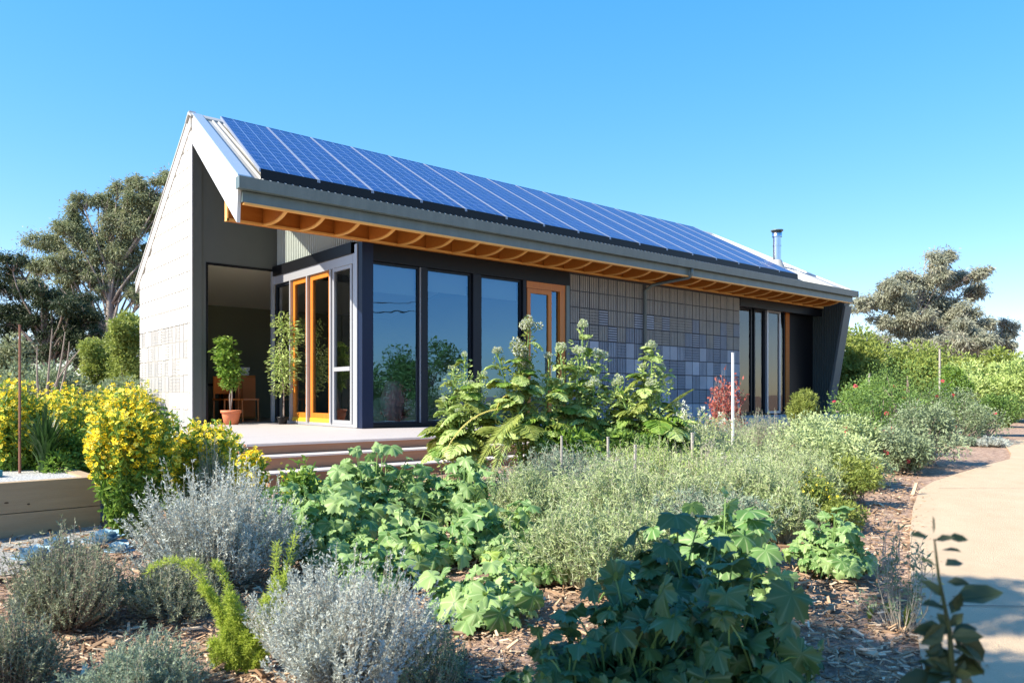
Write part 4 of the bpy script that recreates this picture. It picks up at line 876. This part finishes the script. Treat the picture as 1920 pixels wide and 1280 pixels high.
# small weeds on the mulch
for px, py, s in ((1630, 1165, .12), (1700, 1180, .16), (1750, 1235, .1), (1665, 1150, .08)):
    q = onground(px, py); dd = CA*q[0]+CB*q[1]; straps(px, dd, 40, HY+(EYE-q[2]-s)*FPX/dd, 'small bright weed tuft on the mulch beside the path', 'yellowgreen', 26, .01, 'weed', 'weed', 'weeds on the mulch by the path')
wispy(1690, 3.7, 90, 985, 'sparse twiggy dry plant at the edge of the sandy path', 'greygreen', 22, 8, name='twiggy_plant', lw=.2)
def nearplant():
    d = 1.25; x, y, z = spot(1772, d, -.3); o = empty('leafy_sapling', (x, y, z), 'blurred dark leafy stem close to the camera over the path', 'plant'); st, fo = MB(), MB(); right = np.array([CB, -CA, 0.])
    def pt(px, py, e=0): return right*((px-1772)/FPX*d)+np.array([CA, CB, 0])*e+np.array([0, 0, hgt(py, d)-z])
    st.tube([pt(1790, 1800), pt(1788, 1290), pt(1780, 1180), pt(1760, 1080), pt(1752, 1010)], [.006, .0055, .004, .0025, .0015], 6, 0, .4)
    L_ = [(1752, 1012, 20, 8), (1740, 1005, -32, 5), (1775, 1008, 36, 0), (1750, 1000, 0, 24), (1765, 1030, 18, 4), (1757, 1062, -16, 10), (1772, 1060, 40, 6), (1775, 1090, 26, 4), (1775, 1140, -45, 14), (1772, 1120, -34, 30), (1783, 1150, 24, 22), (1778, 1180, -60, 0), (1786, 1185, 50, 8), (1784, 1210, 55, -20), (1788, 1225, -40, -8), (1790, 1250, 60, -4), (1788, 1260, -45, 10), (1790, 1285, 40, -20), (1785, 1270, 25, 30), (1800, 1200, 60, -45), (1770, 1240, -30, -40)]
    for _ in range(24):
        b0 = rng.uniform(1120, 1290); L_.append((1778+rng.normal()*16+(b0-1180)*.05, b0, rng.normal()*36, rng.normal()*22))
    for a, b, u, v in L_:
        p = pt(a, b); q = pt(a+u, b-v, rng.uniform(-.02, .02)); D = q-p; leaves(fo, p, D[None], rdir(1)*.5+np.array([-.4, -.5, .5]), max(np.linalg.norm(D)*1.1, .03), max(np.linalg.norm(D)*.6, .018), T_FOLD)
    bakes(o, [('stem', st, 'darkleaf'), ('foliage', fo, 'darkleaf')])  # dark leaf colour carries the shade on this sapling
nearplant()
# ================================================================== MIDDLE BED
wispy(1060, 6.2, 200, 850, 'grey green wispy shrub below the drooping frond', 'sage', ns=480, group='wispy grey green shrubs', base=None)
wispy(1190, 5.4, 270, 865, 'wispy grey green shrub just above the squash seedling', ns=520, group='wispy grey green shrubs')
wispy(1250, 6.6, 240, 835, 'paler wispy shrub in front of the seeding stalks', 'palegreen', ns=480, group='wispy grey green shrubs')
wispy(1390, 6.0, 200, 855, 'wispy grey green shrub behind the sunlit squash crown', ns=480, group='wispy grey green shrubs')
wispy(1345, 7.8, 220, 800, 'pale wispy shrub beside the white stake', 'wispy', ns=360, group='wispy grey green shrubs')
wispy(1490, 6.9, 150, 845, 'wispy shrub beside the yellow green bush', 'wispy', ns=320, group='wispy grey green shrubs')
wispy(1420, 10, 190, 775, 'brown grey twiggy shrub in front of the right hand doors', 'greygreen', ns=330, nl=12, group=None, name='twiggy_shrub', base=.1)
wispy(1110, 4.5, 230, 945, 'fine grey wispy shrub at the near edge of the mass', 'wispy', ns=320, group='wispy grey green shrubs')
wispy(1290, 8.6, 120, 770, 'white flowered wispy plant against the patterned wall', 'palegreen', ns=180, seed_heads=160, name='white_flower_shrub', cat='flowering plant', base=0)
GT = None
wispy(1160, 5.9, 90, 850, 'brown dried stems poking through the wispy shrubs', 'drystem', 70, 8, name='dry_stems', cat='dry plant', lw=.1)
wispy(1340, 6.4, 110, 838, 'dusky dried stems behind the sunlit squash crown', 'drystem', 90, 8, name='dry_stems', cat='dry plant', lw=.1)
leafbush(1130, 5.1, 70, 985, 'small fresh green weed bush inside the wispy shrubs', mat='brightgreen', n=900, leaf=.03, name='leafy_bush', lumps=14)
leafbush(1440, 5.6, 90, 925, 'fresh green leafy bush between the squash crown and the yellow green bush', mat='green', n=1300, leaf=.035, name='leafy_bush', lumps=14)
flowering(1385, 6.9, 110, 845, 'lilac white flower stems in the wispy shrubs', 40, 50, 'sage', 'whiteflower', .022, 'white_flower_plant', group=None, ll=.035)
flowering(1530, 6.2, 80, 880, 'small yellow budded stems at the right of the wispy shrubs', 36, 26, 'yellowgreen', 'yellowflower', .018, 'budding_plant', group=None, ll=.035)
wispy(1310, 5.0, 230, 925, 'pale sage wispy shrub directly behind the sunlit squash crown', 'sage', ns=480, group='wispy grey green shrubs')
wispy(1455, 5.6, 120, 915, 'low wispy shrub between the squash crown and the rounded squash plant', ns=320, group='wispy grey green shrubs')
wispy(1010, 5.7, 130, 880, 'wispy shrub pressed against the squash leaves', ns=280, group='wispy grey green shrubs')
def B(px, d, h): return (px, d, h)
def rel(px, cx, d): return (px-cx)/FPX*d
def stk(cx, d, lst, base=0.0): return [(rel(px, cx, d), dy, hgt(py, d)-base, hd) for px, py, dy, hd in lst]
umbel_plant(872, 8.0, 150, 650, 'bushy green vine covered plant in front of the second glass pane', stk(872, 8, [(872, 665, 0, .05), (850, 690, .1, .05), (905, 700, -.1, .05), (835, 750, 0, .05), (918, 760, .1, .05), (880, 720, -.2, .05), (860, 770, -.2, .04)]), leafn=11000, leaf=.045, lm='palegreen', group=GT, name='bushy_climber', base=0, blobs=3)
d0 = 7.4
umbel_plant(985, d0, 150, 600, 'tallest seeding stalk with knobbly white head and drooping fronds', stk(985, d0, [(992, 612, 0, .1), (932, 660, 0, .05), (1030, 668, 0, .05), (975, 660, -.05, .12), (985, 690, .05, .1)]), lm='yellowgreen', leafn=4600, group=GT, base=0,
   fronds=[((rel(985, 985, d0), -.1, hgt(760, d0)), (rel(925, 985, d0), -.3, hgt(890, d0)), (-.02, 0, .06), .19, 0), ((rel(975, 985, d0), 0, hgt(770, d0)), (rel(835, 985, d0), -.2, hgt(850, d0)), (-.06, 0, .16), .06, 1), ((0, 0, hgt(740, d0)), (rel(930, 985, d0), 0, hgt(790, d0)), (-.08, 0, .1), .07, 1), ((0, -.1, hgt(770, d0)), (rel(900, 985, d0), -.4, hgt(865, d0)), (0, 0, .08), .17, 2)])
umbel_plant(1085, 7.8, 230, 600, 'broad seeding plant with pale flower heads against the wall edge', stk(1085, 7.8, [(1092, 610, 0, .06), (1050, 655, 0, .07), (1125, 665, .1, .09), (1085, 660, -.1, .07), (1160, 715, 0, .07), (1110, 720, -.2, .07), (1045, 720, -.1, .06), (1185, 730, .1, .05)]), leafn=9000, lm='palegreen', group=GT, base=0)
umbel_plant(1225, 7.6, 190, 640, 'pointed seeding plant in front of the patterned wall', stk(1225, 7.6, [(1222, 648, 0, .06), (1205, 690, 0, .05), (1245, 690, .1, .05), (1160, 720, .1, .05), (1265, 760, -.1, .05), (1215, 720, -.1, .06)]), leafn=7500, lm='palegreen', group=GT, base=0,
   fronds=[((0, 0, hgt(800, 7.6)), (rel(1284, 1225, 7.6), -.2, hgt(880, 7.6)), (.05, 0, .08), .16, 0), ((0, 0, hgt(790, 7.6)), (rel(1290, 1225, 7.6), -.2, hgt(730, 7.6)), (0, 0, .04), .09, 2), ((0, 0, hgt(805, 7.6)), (rel(1180, 1225, 7.6), -.3, hgt(890, 7.6)), (0, 0, .05), .16, 0)])
leafbush(1060, 7.5, 190, 785, 'dense green leafy base under the seeding plants', mat='brightgreen', n=4200, leaf=.06, name='leafy_bush', base=0, vert=.8, lumps=24)
leafbush(1180, 7.5, 150, 790, 'dark green bush between the seeding plants', mat='green', n=4200, leaf=.06, name='leafy_bush', base=0, lumps=20)
leafbush(1290, 8.6, 130, 790, 'yellow green bush at the foot of the patterned wall', mat='yellowgreen', n=2600, leaf=.045, name='leafy_bush', base=0)
wispy(1362, 11.0, 46, 700, 'red leaved slender shrub against the patterned wall', 'redleaf', ns=60, nl=16, ll=.05, name='red_shrub', base=.1, lw=.3)
leafbush(1501, 12.0, 62, 722, 'round lime green shrub by the leaning fin', mat='yellowgreen', n=3800, leaf=.05, lw=.25, name='lime_shrub', base=.2, lumps=20)
flowering(560, 5.9, 70, 858, 'yellow green budding plant among squash leaves near the steps', 24, 20, fs=.02, group=None, name='budding_plant')
# ================================================================== YELLOW FLOWERS AND LEFT BED
flowering(245, 5.7, 150, 725, 'tallest yellow flower bush in front of the white gable', 150, 950)
flowering(385, 6.2, 120, 785, 'yellow flower bush in front of the terracotta pot', 100, 560)
flowering(466, 6.0, 62, 846, 'small yellow flower clump beside the silver shrub', 34, 190)
flowering(130, 7.9, 140, 725, 'yellow flower bush behind the strap leaved clump', 110, 520)
flowering(75, 8.6, 120, 735, 'distant yellow flower bush left of the centre drift', 90, 380)
flowering(195, 8.2, 110, 728, 'yellow flower bush between the gable and the drift', 90, 420)
flowering(18, 6.8, 90, 705, 'yellow flower bush beside the rusty stake', 70, 300)
mound(400, 5.9, 90, 850, 'small dusky grey shrub under the yellow flowers', mats=('greygreen', 'drystem'), ns=260, nl=20, name='grey_shrub')
leafbush(150, 6.9, 170, 800, 'low green bush under the yellow flower drift', mat='brightgreen', n=3000, leaf=.045)
flowering(318, 6.4, 44, 760, 'pale flowered stem cluster right of the tallest yellow bush', 22, 60, fm='whiteflower', fs=.035, group=None, name='white_flower_plant')
flowering(432, 7.0, 50, 806, 'pale lilac flower stems beside the terracotta pot', 20, 50, fm='whiteflower', fs=.03, group=None, name='white_flower_plant')
# raised timber bed
def bed():
    d = 5.6; A = np.array(onground(188, 987)); zt = A[2]+.40
    right = np.array([CB, -CA, 0.]); fwd = np.array([CA, CB, 0.]); ang = math.atan2(CB, CA)
    # front face direction: from corner toward screen left and slightly nearer
    u = nrm(-.71*right-.70*fwd); v = nrm(-.66*right+.75*fwd)
    o = empty('raised_bed', tuple(A), 'raised timber garden bed of two stacked sleepers', 'garden bed')
    L_, D_, T_ = 3.2, 2.2, .1
    for k in (0, 1):
        mb = MB(); z0 = -.06+k*.232; z1 = z0+.226
        for c0, c1, w in ((np.zeros(3), u*L_, v*T_), (np.zeros(3)+v*D_, u*L_+v*D_, v*T_)):
            mb.prism([c0+[0, 0, z0], c1+[0, 0, z0], c1+w+[0, 0, z0], c0+w+[0, 0, z0]], (0, 0, z1-z0))
        for c0 in (np.zeros(3), u*(L_-T_)):
            a = c0+v*(T_+.002); b = c0+v*(D_-.002); mb.prism([a+[0, 0, z0], a+u*T_+[0, 0, z0], b+u*T_+[0, 0, z0], b+[0, 0, z0]], (0, 0, z1-z0-.002))
        for q in range(5):
            c = u*rng.uniform(.05, 1.2)-v*.002+np.array([0, 0, z0+rng.uniform(.04, .18)]); th = np.linspace(0, 2*np.pi, 9)[:-1]; mb.add([c+u*math.cos(t)*.011*(1+.4*(q % 2))+np.array([0, 0, 1])*math.sin(t)*.007 for t in th], [list(range(8))], 1)
        b = mb.build('sleeper', ['sleeper', 'knot']); b.parent = o
    mb = MB(); q = [v*T_+u*T_, u*(L_-T_)+v*T_, u*(L_-T_)+v*D_, u*T_+v*D_]; mb.add([p+np.array([0, 0, .38]) for p in q], [(0, 1, 2, 3)])
    mg = pmat('white_gravel', (.2, .2, .19), .9, col2=(.6, .59, .56), nscale=55, namount=.3, bump=.8, bscale=70); b = mb.build('gravel_fill', mg); b.parent = o
    def inb(a, c): p = A+u*a+v*c; return p
    p = inb(.75, .75); t = empty('plastic_tray', (p[0], p[1], A[2]+.382), 'teal plastic tray lying on the gravel of the timber bed', 'tray'); t.rotation_euler.z = math.atan2(u[1], u[0])+.2
    mb = MB(); mb.box(-.17, .17, -.09, .09, 0, .012); b = mb.build('base', 'teal'); b.parent = t
    mb = MB(); 
    for s in ((-.17, .17, -.09, -.08), (-.17, .17, .08, .09), (-.17, -.16, -.08, .08), (.16, .17, -.08, .08)): mb.box(s[0], s[1], s[2], s[3], .012, .055)
    b = mb.build('rim', 'teal'); b.parent = t
    return A[2]+.38
zb = bed()
straps(85, 6.6, 140, 745, 'dark strap leaved clump growing in the timber bed', n=260, w=.022, base=zb)
flowering(90, 7.0, 150, 742, 'yellow flower bush just behind the timber bed', 110, 420, base=.0)
straps(12, 7.2, 120, 740, 'bright green strap leaved clump at the left frame edge', 'strapbright', 130, .022, base=zb)
leafbush(50, 7.6, 120, 800, 'low leafy plant at the back of the timber bed', mat='greygreen', n=1600, leaf=.05, base=zb-.1)
def stake(name, px, d, top, r, label, mat, base=None, lean=0, cat='stake'):
    x, y, z = spot(px, d); z = z if base is None else base; H = hgt(top, d)-z; mb = MB(); mb.tube([(0, 0, -.1), (lean*.5, 0, H*.5), (lean, 0, H)], [r, r, r*.9], 6); mb.tube([(lean, 0, H), (lean*1.001, 0, H+.006)], [r*1.15, r*1.1], 6)
    o = mb.build(name, mat); o.location = (x, y, z); tag(o, label, cat); return o
stake('garden_stake', 37, 6.5, 610, .011, 'rusty steel stake standing in the timber bed', 'rust')
stake('garden_stake', 1374, 9.0, 662, .018, 'thick white stake against the patterned wall', 'white_plastic')
stake('garden_stake', 1140, 6.4, 820, .012, 'grey timber stake in the middle of the wispy shrubs', 'greywood')
stake('garden_stake', 1188, 5.9, 835, .012, 'grey timber stake by the upright fern frond', 'greywood', lean=.02)
stake('garden_stake', 1298, 6.8, 812, .015, 'weathered stake right of the seeding plants', 'greywood')
stake('garden_stake', 1053, 6.1, 818, .01, 'thin weathered stake beneath the drooping frond', 'greywood')
stake('garden_stake', 1762, 14, 655, .02, 'tall thin timber stake among the rose bushes', 'greywood')
stake('garden_stake', 1630, 15, 700, .02, 'short timber stake left of the rose bushes', 'greywood')
# ================================================================== RIGHT SIDE BUSHES
GR = 'rose bushes beside the sandy path'
def rose(px, d, w, top, label, nf, mat='greygreen', **k): return leafbush(px, d, w, top, label, 'rose bush', mat, 'rose_bush', n=k.pop('n', 3600), leaf=.045, lumps=24, group=GR, flowers='pinkflower', nf=nf, fs=.07, core=.8, **k)
rose(1560, 9.5, 200, 770, 'rose bush closest to the walkway ledge with one pink bloom', 3, 'wispy')
rose(1640, 11.0, 210, 705, 'rose bush with a magenta bloom left of the bright green tree', 4, 'green')
rose(1735, 9.8, 150, 745, 'rose bush overhanging the far bend of the path', 5, 'greygreen')
rose(1700, 13.5, 210, 670, 'taller rose bush behind the others with red blooms', 8, 'green')
rose(1590, 8.0, 150, 815, 'low rose bush in front of the walkway', 1, 'wispy')
rose(1800, 13.0, 150, 725, 'rose bush at the base of the bright green tree', 5, 'greygreen')
rose(1520, 8.6, 170, 785, 'low rose bush behind the wispy shrubs near the ledge', 2, 'wispy')
rose(1690, 9.2, 110, 800, 'rose bush with thin bare stems beside the mulch clearing', 3, 'greygreen')
leafbush(1650, 14.5, 120, 700, 'fresh green leafy bush among the rose bushes', mat='brightgreen', n=3000, leaf=.06, name='leafy_bush')
leafbush(1850, 14.5, 120, 735, 'leafy bush left of the pale silvery shrub', mat='green', n=3000, leaf=.06, name='leafy_bush')
leafbush(1600, 7.0, 120, 850, 'yellow green spreading bush near the path edge', mat='yellowgreen', n=3600, leaf=.035, name='yellow_green_bush', lumps=20)
leafbush(1575, 6.0, 110, 930, 'low yellow green plants trailing onto the mulch', mat='yellowgreen', n=1500, leaf=.03, name='yellow_green_bush')
mound(1862, 12.5, 68, 822, 'rounded blue grey lavender at the path bend', mats=('silver', 'drystem'), ns=260, nl=24, ll=.035, rs=.004, name='lavender')
leafbush(1810, 12.6, 60, 815, 'small grey green plant left of the round lavender', mat='sage', n=1200, leaf=.04, flowers='pinkflower', nf=2)
straps(1885, 17, 90, 765, 'yellow green grass clump beyond the path bend', 'yellowgreen', 420, .03, name='grass_clump', arch=.2)
GH = 'rounded shrubs behind the rose bushes'
leafbush(1605, 24, 150, 612, 'rounded olive shrub beside the leaning fin', mat='hedge', n=6500, leaf=.13, group=GH, T=T_FOLD, lumps=26, name='round_shrub')
leafbush(1710, 25, 200, 640, 'broad rounded shrub in the middle of the hedge line', mat='hedge', n=7500, leaf=.13, group=GH, T=T_FOLD, lumps=30, name='round_shrub')
leafbush(1870, 24, 200, 655, 'rounded yellow green shrub behind the pale shrub', mat='hedge', n=6500, leaf=.13, group=GH, T=T_FOLD, lumps=26, name='round_shrub')
leafbush(1890, 19, 190, 675, 'pale silvery green shrub at the right frame edge', mat='palegreen', n=7500, leaf=.1, T=T_FOLD, lumps=28, name='pale_shrub')
leafbush(1790, 17, 62, 672, 'narrow bright green tree shaped shrub', mat='brightgreen', n=5200, leaf=.07, name='bright_shrub', vert=1.2, lumps=24)
leafbush(1625, 17, 90, 715, 'mid green shrub right of the leaning fin', mat='brightgreen', n=2600, leaf=.07, name='mid_shrub')
leafbush(1955, 26, 150, 690, 'dark green shrub cut by the right frame edge', mat='green', n=5000, leaf=.13, name='dark_shrub')
leafbush(1550, 27, 140, 660, 'olive shrub mostly hidden behind the leaning fin', mat='hedge', n=4000, leaf=.14, name='round_shrub', group=GH)
# ================================================================== TREES
tree('eucalyptus_tree', 1715, 42, 'tall grey green gum tree with open crown right of the house',
  [(1760, 485, 26, 0), (1745, 520, 32, 0), (1785, 530, 28, 1), (1835, 510, 20, 0), (1838, 545, 24, 1), (1700, 530, 26, 0), (1670, 540, 24, -1), (1640, 565, 26, 0), (1690, 570, 30, 0), (1740, 565, 34, 1), (1610, 575, 20, 0), (1655, 600, 22, 0), (1700, 610, 30, 0), (1750, 605, 36, 1), (1795, 590, 32, 0), (1820, 620, 30, 0), (1780, 640, 34, 0), (1735, 645, 30, 0), (1650, 640, 20, 0), (1845, 610, 18, 0), (1720, 590, 26, -1), (1640, 670, 24, 0), (1690, 660, 28, 0), (1745, 680, 28, 1), (1800, 675, 26, 0), (1835, 660, 22, 0), (1600, 640, 20, 0)], 'eucapale', leaf=.26, dens=430, trunk_r=.24)
tree('eucalyptus_tree', 1885, 44, 'small separate gum tree at the far right', [(1885, 610, 18, 0), (1897, 625, 18, 0), (1870, 635, 20, 0), (1895, 650, 16, 0)], 'eucapale', leaf=.26, dens=430, trunk_r=.14)
tree('eucalyptus_tree', 1800, 38, 'gum tree with bare pink trunk in front of the tall one', [(1790, 640, 30, 0), (1830, 635, 26, 0), (1810, 610, 22, 0), (1845, 655, 20, 0)], 'eucapale', leaf=.24, dens=400, trunk_r=.16)
tree('eucalyptus_tree', 205, 30, 'big spreading gum tree left of the white gable',
  [(310, 335, 26, 0), (285, 365, 34, 0), (250, 380, 36, 0), (190, 375, 24, 0), (150, 385, 28, 0), (205, 410, 36, 0), (260, 420, 38, 0), (300, 420, 34, 1), (125, 420, 30, 0), (160, 440, 36, 0), (85, 460, 34, 0), (110, 490, 36, 0), (190, 470, 36, 0), (150, 500, 38, 0), (70, 500, 30, 0), (215, 510, 26, 0), (280, 470, 28, 1), (275, 510, 24, 1), (205, 545, 24, 0), (262, 560, 18, 0), (240, 440, 34, 0), (60, 540, 30, -1), (240, 500, 28, 0), (300, 385, 28, 0), (262, 345, 22, 0), (230, 465, 30, 0), (180, 520, 28, 0), (305, 460, 24, 0), (250, 540, 24, 0), (130, 530, 30, 0), (220, 350, 20, 0), (300, 510, 22, 1)], 'euca', leaf=.17, dens=720, trunk_r=.28, fork=.2)
tree('dark_tree', 100, 24, 'dark dense tree with drooping limbs at the left', [(25, 500, 34, 0), (5, 540, 34, 0), (60, 545, 28, 0), (20, 580, 30, 0), (90, 560, 36, 0), (140, 560, 36, 0), (120, 600, 40, 0), (170, 590, 34, 0), (75, 620, 36, 0), (140, 640, 34, 0), (30, 640, 30, 0), (185, 625, 22, 0), (95, 660, 30, 0), (50, 600, 34, 0), (110, 640, 34, 1), (150, 600, 34, 1), (200, 650, 26, 0), (60, 670, 34, 0), (10, 610, 30, 0), (160, 670, 28, 0), (115, 570, 30, -1)], 'darkleaf', 'bark', leaf=.13, dens=1000, trunk_r=.24, fork=.2)
leafbush(245, 21, 100, 565, 'tall olive green shrub against the white gable', mat='hedge', n=7500, leaf=.1, lumps=34, name='tall_shrub', vert=1.3)
leafbush(190, 22, 90, 610, 'olive green shrub left of the tall one', mat='hedge', n=5500, leaf=.1, lumps=28, name='tall_shrub')
leafbush(90, 18, 190, 672, 'low greyish bush behind the yellow flowers', mat='greygreen', n=6000, leaf=.09, lumps=28, name='grey_bush')
leafbush(10, 20, 120, 620, 'olive bush at the left frame edge under the dark tree', mat='euca', n=4500, leaf=.1, lumps=26, name='grey_bush')
leafbush(230, 15, 130, 705, 'grey green bush at the foot of the gable', mat='greygreen', n=4500, leaf=.07, lumps=24, name='grey_bush')
def bare(px, d, tips, label):
    x, y, z = spot(px, d); mb = MB(); right = np.array([CB, -CA, 0.])
    for tx, ty, b in tips:
        tip = right*rel(tx, px, d)+np.array([0, 0, hgt(ty, d)-z]); t = np.linspace(0, 1, 9); mb.tube(tip*t[:, None]+(right*b)*(4*t*(1-t))[:, None], np.linspace(.035, .008, 9), 5)
    o = mb.build('bare_branches', 'palebark'); o.location = (x, y, z); tag(o, label, 'branches')
bare(82, 15, [(98, 615, 0), (122, 622, .05), (150, 655, -.2), (130, 640, .1), (70, 650, -.05)], 'pale bare curved branches behind the yellow flowers')
# trees behind the viewer that shade the foreground and show in the glass
def shade_tree(x, y, h, cr, label, n=9, leaf=.12, dens=500, m='green'):
    z = gz(x, y); o = empty('garden_tree', (x, y, z), label, 'tree', None); tr, fo = MB(), MB(); tr.tube([(0, 0, -.1), (.05, .05, h*.35), (0, 0, h*.8)], [.12, .09, .03], 8)
    for k in range(n):
        c = rdir(1)[0]*cr*.75*np.array([1, 1, .5])+np.array([0, 0, h-cr*.5]); r = cr*rng.uniform(.35, .5); tr.tube([(0, 0, h*.35), c*.6+np.array([0, 0, h*.18]), c], [.05, .03, .01], 5)
        m_ = int(dens*r*r*4); u = rdir(m_); P = c+u*(r*rng.random(m_)**.4)[:, None]; leaves(fo, P, nrm(u+rdir(m_)), rdir(m_), leaf*rng.uniform(.6, 1.3, m_), leaf*.45, T_BLADE)
    b = tr.build('trunk', 'bark'); b.parent = o; b = fo.build('crown', m); b.parent = o
# sun comes from the left of the camera; ground shade in the foreground is cast by unseen trees set there for it
SUN_H = np.array([-.965, .26, 0.]); SUN_H /= np.linalg.norm(SUN_H); SEL = math.radians(39)
sd = np.array([SUN_H[0]*math.cos(SEL), SUN_H[1]*math.cos(SEL), math.sin(SEL)])
def shade_for(px, d, z0, dist):   # where a crown must stand to shade a given spot
    x, y, _ = spot(px, d); return x+sd[0]*dist, y+sd[1]*dist, z0+sd[2]*dist
for px, d, z0, dist, cr, lab in ((1772, 1.25, .35, 4.6, .55, 'narrow garden tree beside the viewer'), (1600, 2.7, -.1, 5.2, .55, 'low garden tree behind the viewer'), (1210, 2.75, .3, 3.9, .75, 'small leafy garden tree off the left of the view'), (1400, 2.5, .2, 4.4, .7, 'second small garden tree off the left of the view'), (1915, 2.9, -.2, 6.6, .45, 'taller garden tree behind the viewer'), (1860, 4.1, -.2, 8.0, .5, 'thin crowned garden tree behind the viewer')):
    X, Y, Z = shade_for(px, d, z0, dist); shade_tree(X, Y, Z-gz(X, Y)+cr*.5, cr, lab, 11, .09, 1300)
words = iter(['widest', 'roundest', 'broken topped', 'thin leaved', 'tallest', 'leaning', 'darkest', 'outermost'])
for x, y, h, cr in ((2, -13, 3.2, 2.0), (7, -15, 2.6, 1.8), (-3, -14, 3.4, 2.2), (11, -14, 3.0, 2.0), (16, -16, 3.8, 2.4), (21, -15, 3.0, 2.0), (26, -17, 4, 2.6), (-8, -15, 3, 2)):
    lab = next(words)+' bushy garden tree far behind the viewer seen in the glass'; shade_tree(x, y, h, cr, lab, 10, .22, 110)
# overhead cables that show in the glass
cb = MB(); t = np.linspace(0, 1, 40)[:, None]
for a, b, sag in (((-6, -14, 6.4), (24, -14, 6.2), .75), ((-6, -14, 6.4), (24, -10, 8.8), .5), ((-6, -14, 5.2), (24, -14, 5.6), .35)):
    a, b = np.array(a), np.array(b); cb.tube(a*(1-t)+b*t-np.array([0, 0, sag])*4*t*(1-t), .02, 5)
tag(cb.build('power_cable', 'black'), 'black overhead cables reflected in the front glass', 'cable')
# ================================================================== LIGHT, SKY, CAMERA
az = math.atan2(SUN_H[0], SUN_H[1])       # from +Y toward +X
GAM = .47
W = bpy.data.worlds.new('World'); S.world = W; W.use_nodes = True; nt = W.node_tree; nt.nodes.clear(); L = nt.links.new
out = nt.nodes.new('ShaderNodeOutputWorld'); bgn = nt.nodes.new('ShaderNodeBackground'); sk = nt.nodes.new('ShaderNodeTexSky'); sk.sky_type = 'NISHITA'; sk.sun_disc = False
sk.sun_elevation = SEL; sk.sun_rotation = az; sk.air_density = 1.0; sk.dust_density = .25; sk.ozone_density = 1.6; sk.altitude = 200
hs = nt.nodes.new('ShaderNodeHueSaturation'); hs.inputs['Saturation'].default_value = 2.25; hs.inputs['Value'].default_value = 1.0
gm = nt.nodes.new('ShaderNodeGamma'); gm.inputs[1].default_value = GAM; L(sk.outputs[0], gm.inputs[0]); L(gm.outputs[0], hs.inputs['Color']); mul = nt.nodes.new('ShaderNodeMix'); mul.data_type = 'RGBA'; mul.blend_type = 'MULTIPLY'; mul.inputs[0].default_value = 1; mul.inputs[7].default_value = (1.85, 1.84, 2.12, 1)
L(hs.outputs[0], mul.inputs[6]); L(mul.outputs[2], bgn.inputs[0]); bgn.inputs[1].default_value = .14; L(bgn.outputs[0], out.inputs[0])
sl = bpy.data.lights.new('sun', 'SUN'); sl.energy = 5.0; sl.angle = math.radians(.55); sl.color = (1, .92, .77)
so_ = bpy.data.objects.new('sun', sl); COL.objects.link(so_); so_.rotation_euler = Vector(-sd).to_track_quat('-Z', 'Y').to_euler(); so_.location = tuple(sd*30)
cam = bpy.data.cameras.new('camera'); co = bpy.data.objects.new('camera', cam); COL.objects.link(co); S.camera = co
cam.sensor_width = 36; cam.lens = FPX/1920*36; cam.shift_y = (HY-640)/1920; cam.clip_start = .05; cam.clip_end = 6000
co.location = (0, 0, EYE); co.rotation_euler = Vector((CA, CB, 0)).to_track_quat('-Z', 'Y').to_euler()
cam.dof.use_dof = True; cam.dof.focus_distance = 8.5; cam.dof.aperture_fstop = 4.8
S.view_settings.view_transform = 'Standard'; S.view_settings.look = 'None'; S.view_settings.exposure = 1.2; S.view_settings.gamma = 1
S.cycles.max_bounces = 8; S.cycles.transparent_max_bounces = 12; S.cycles.diffuse_bounces = 4
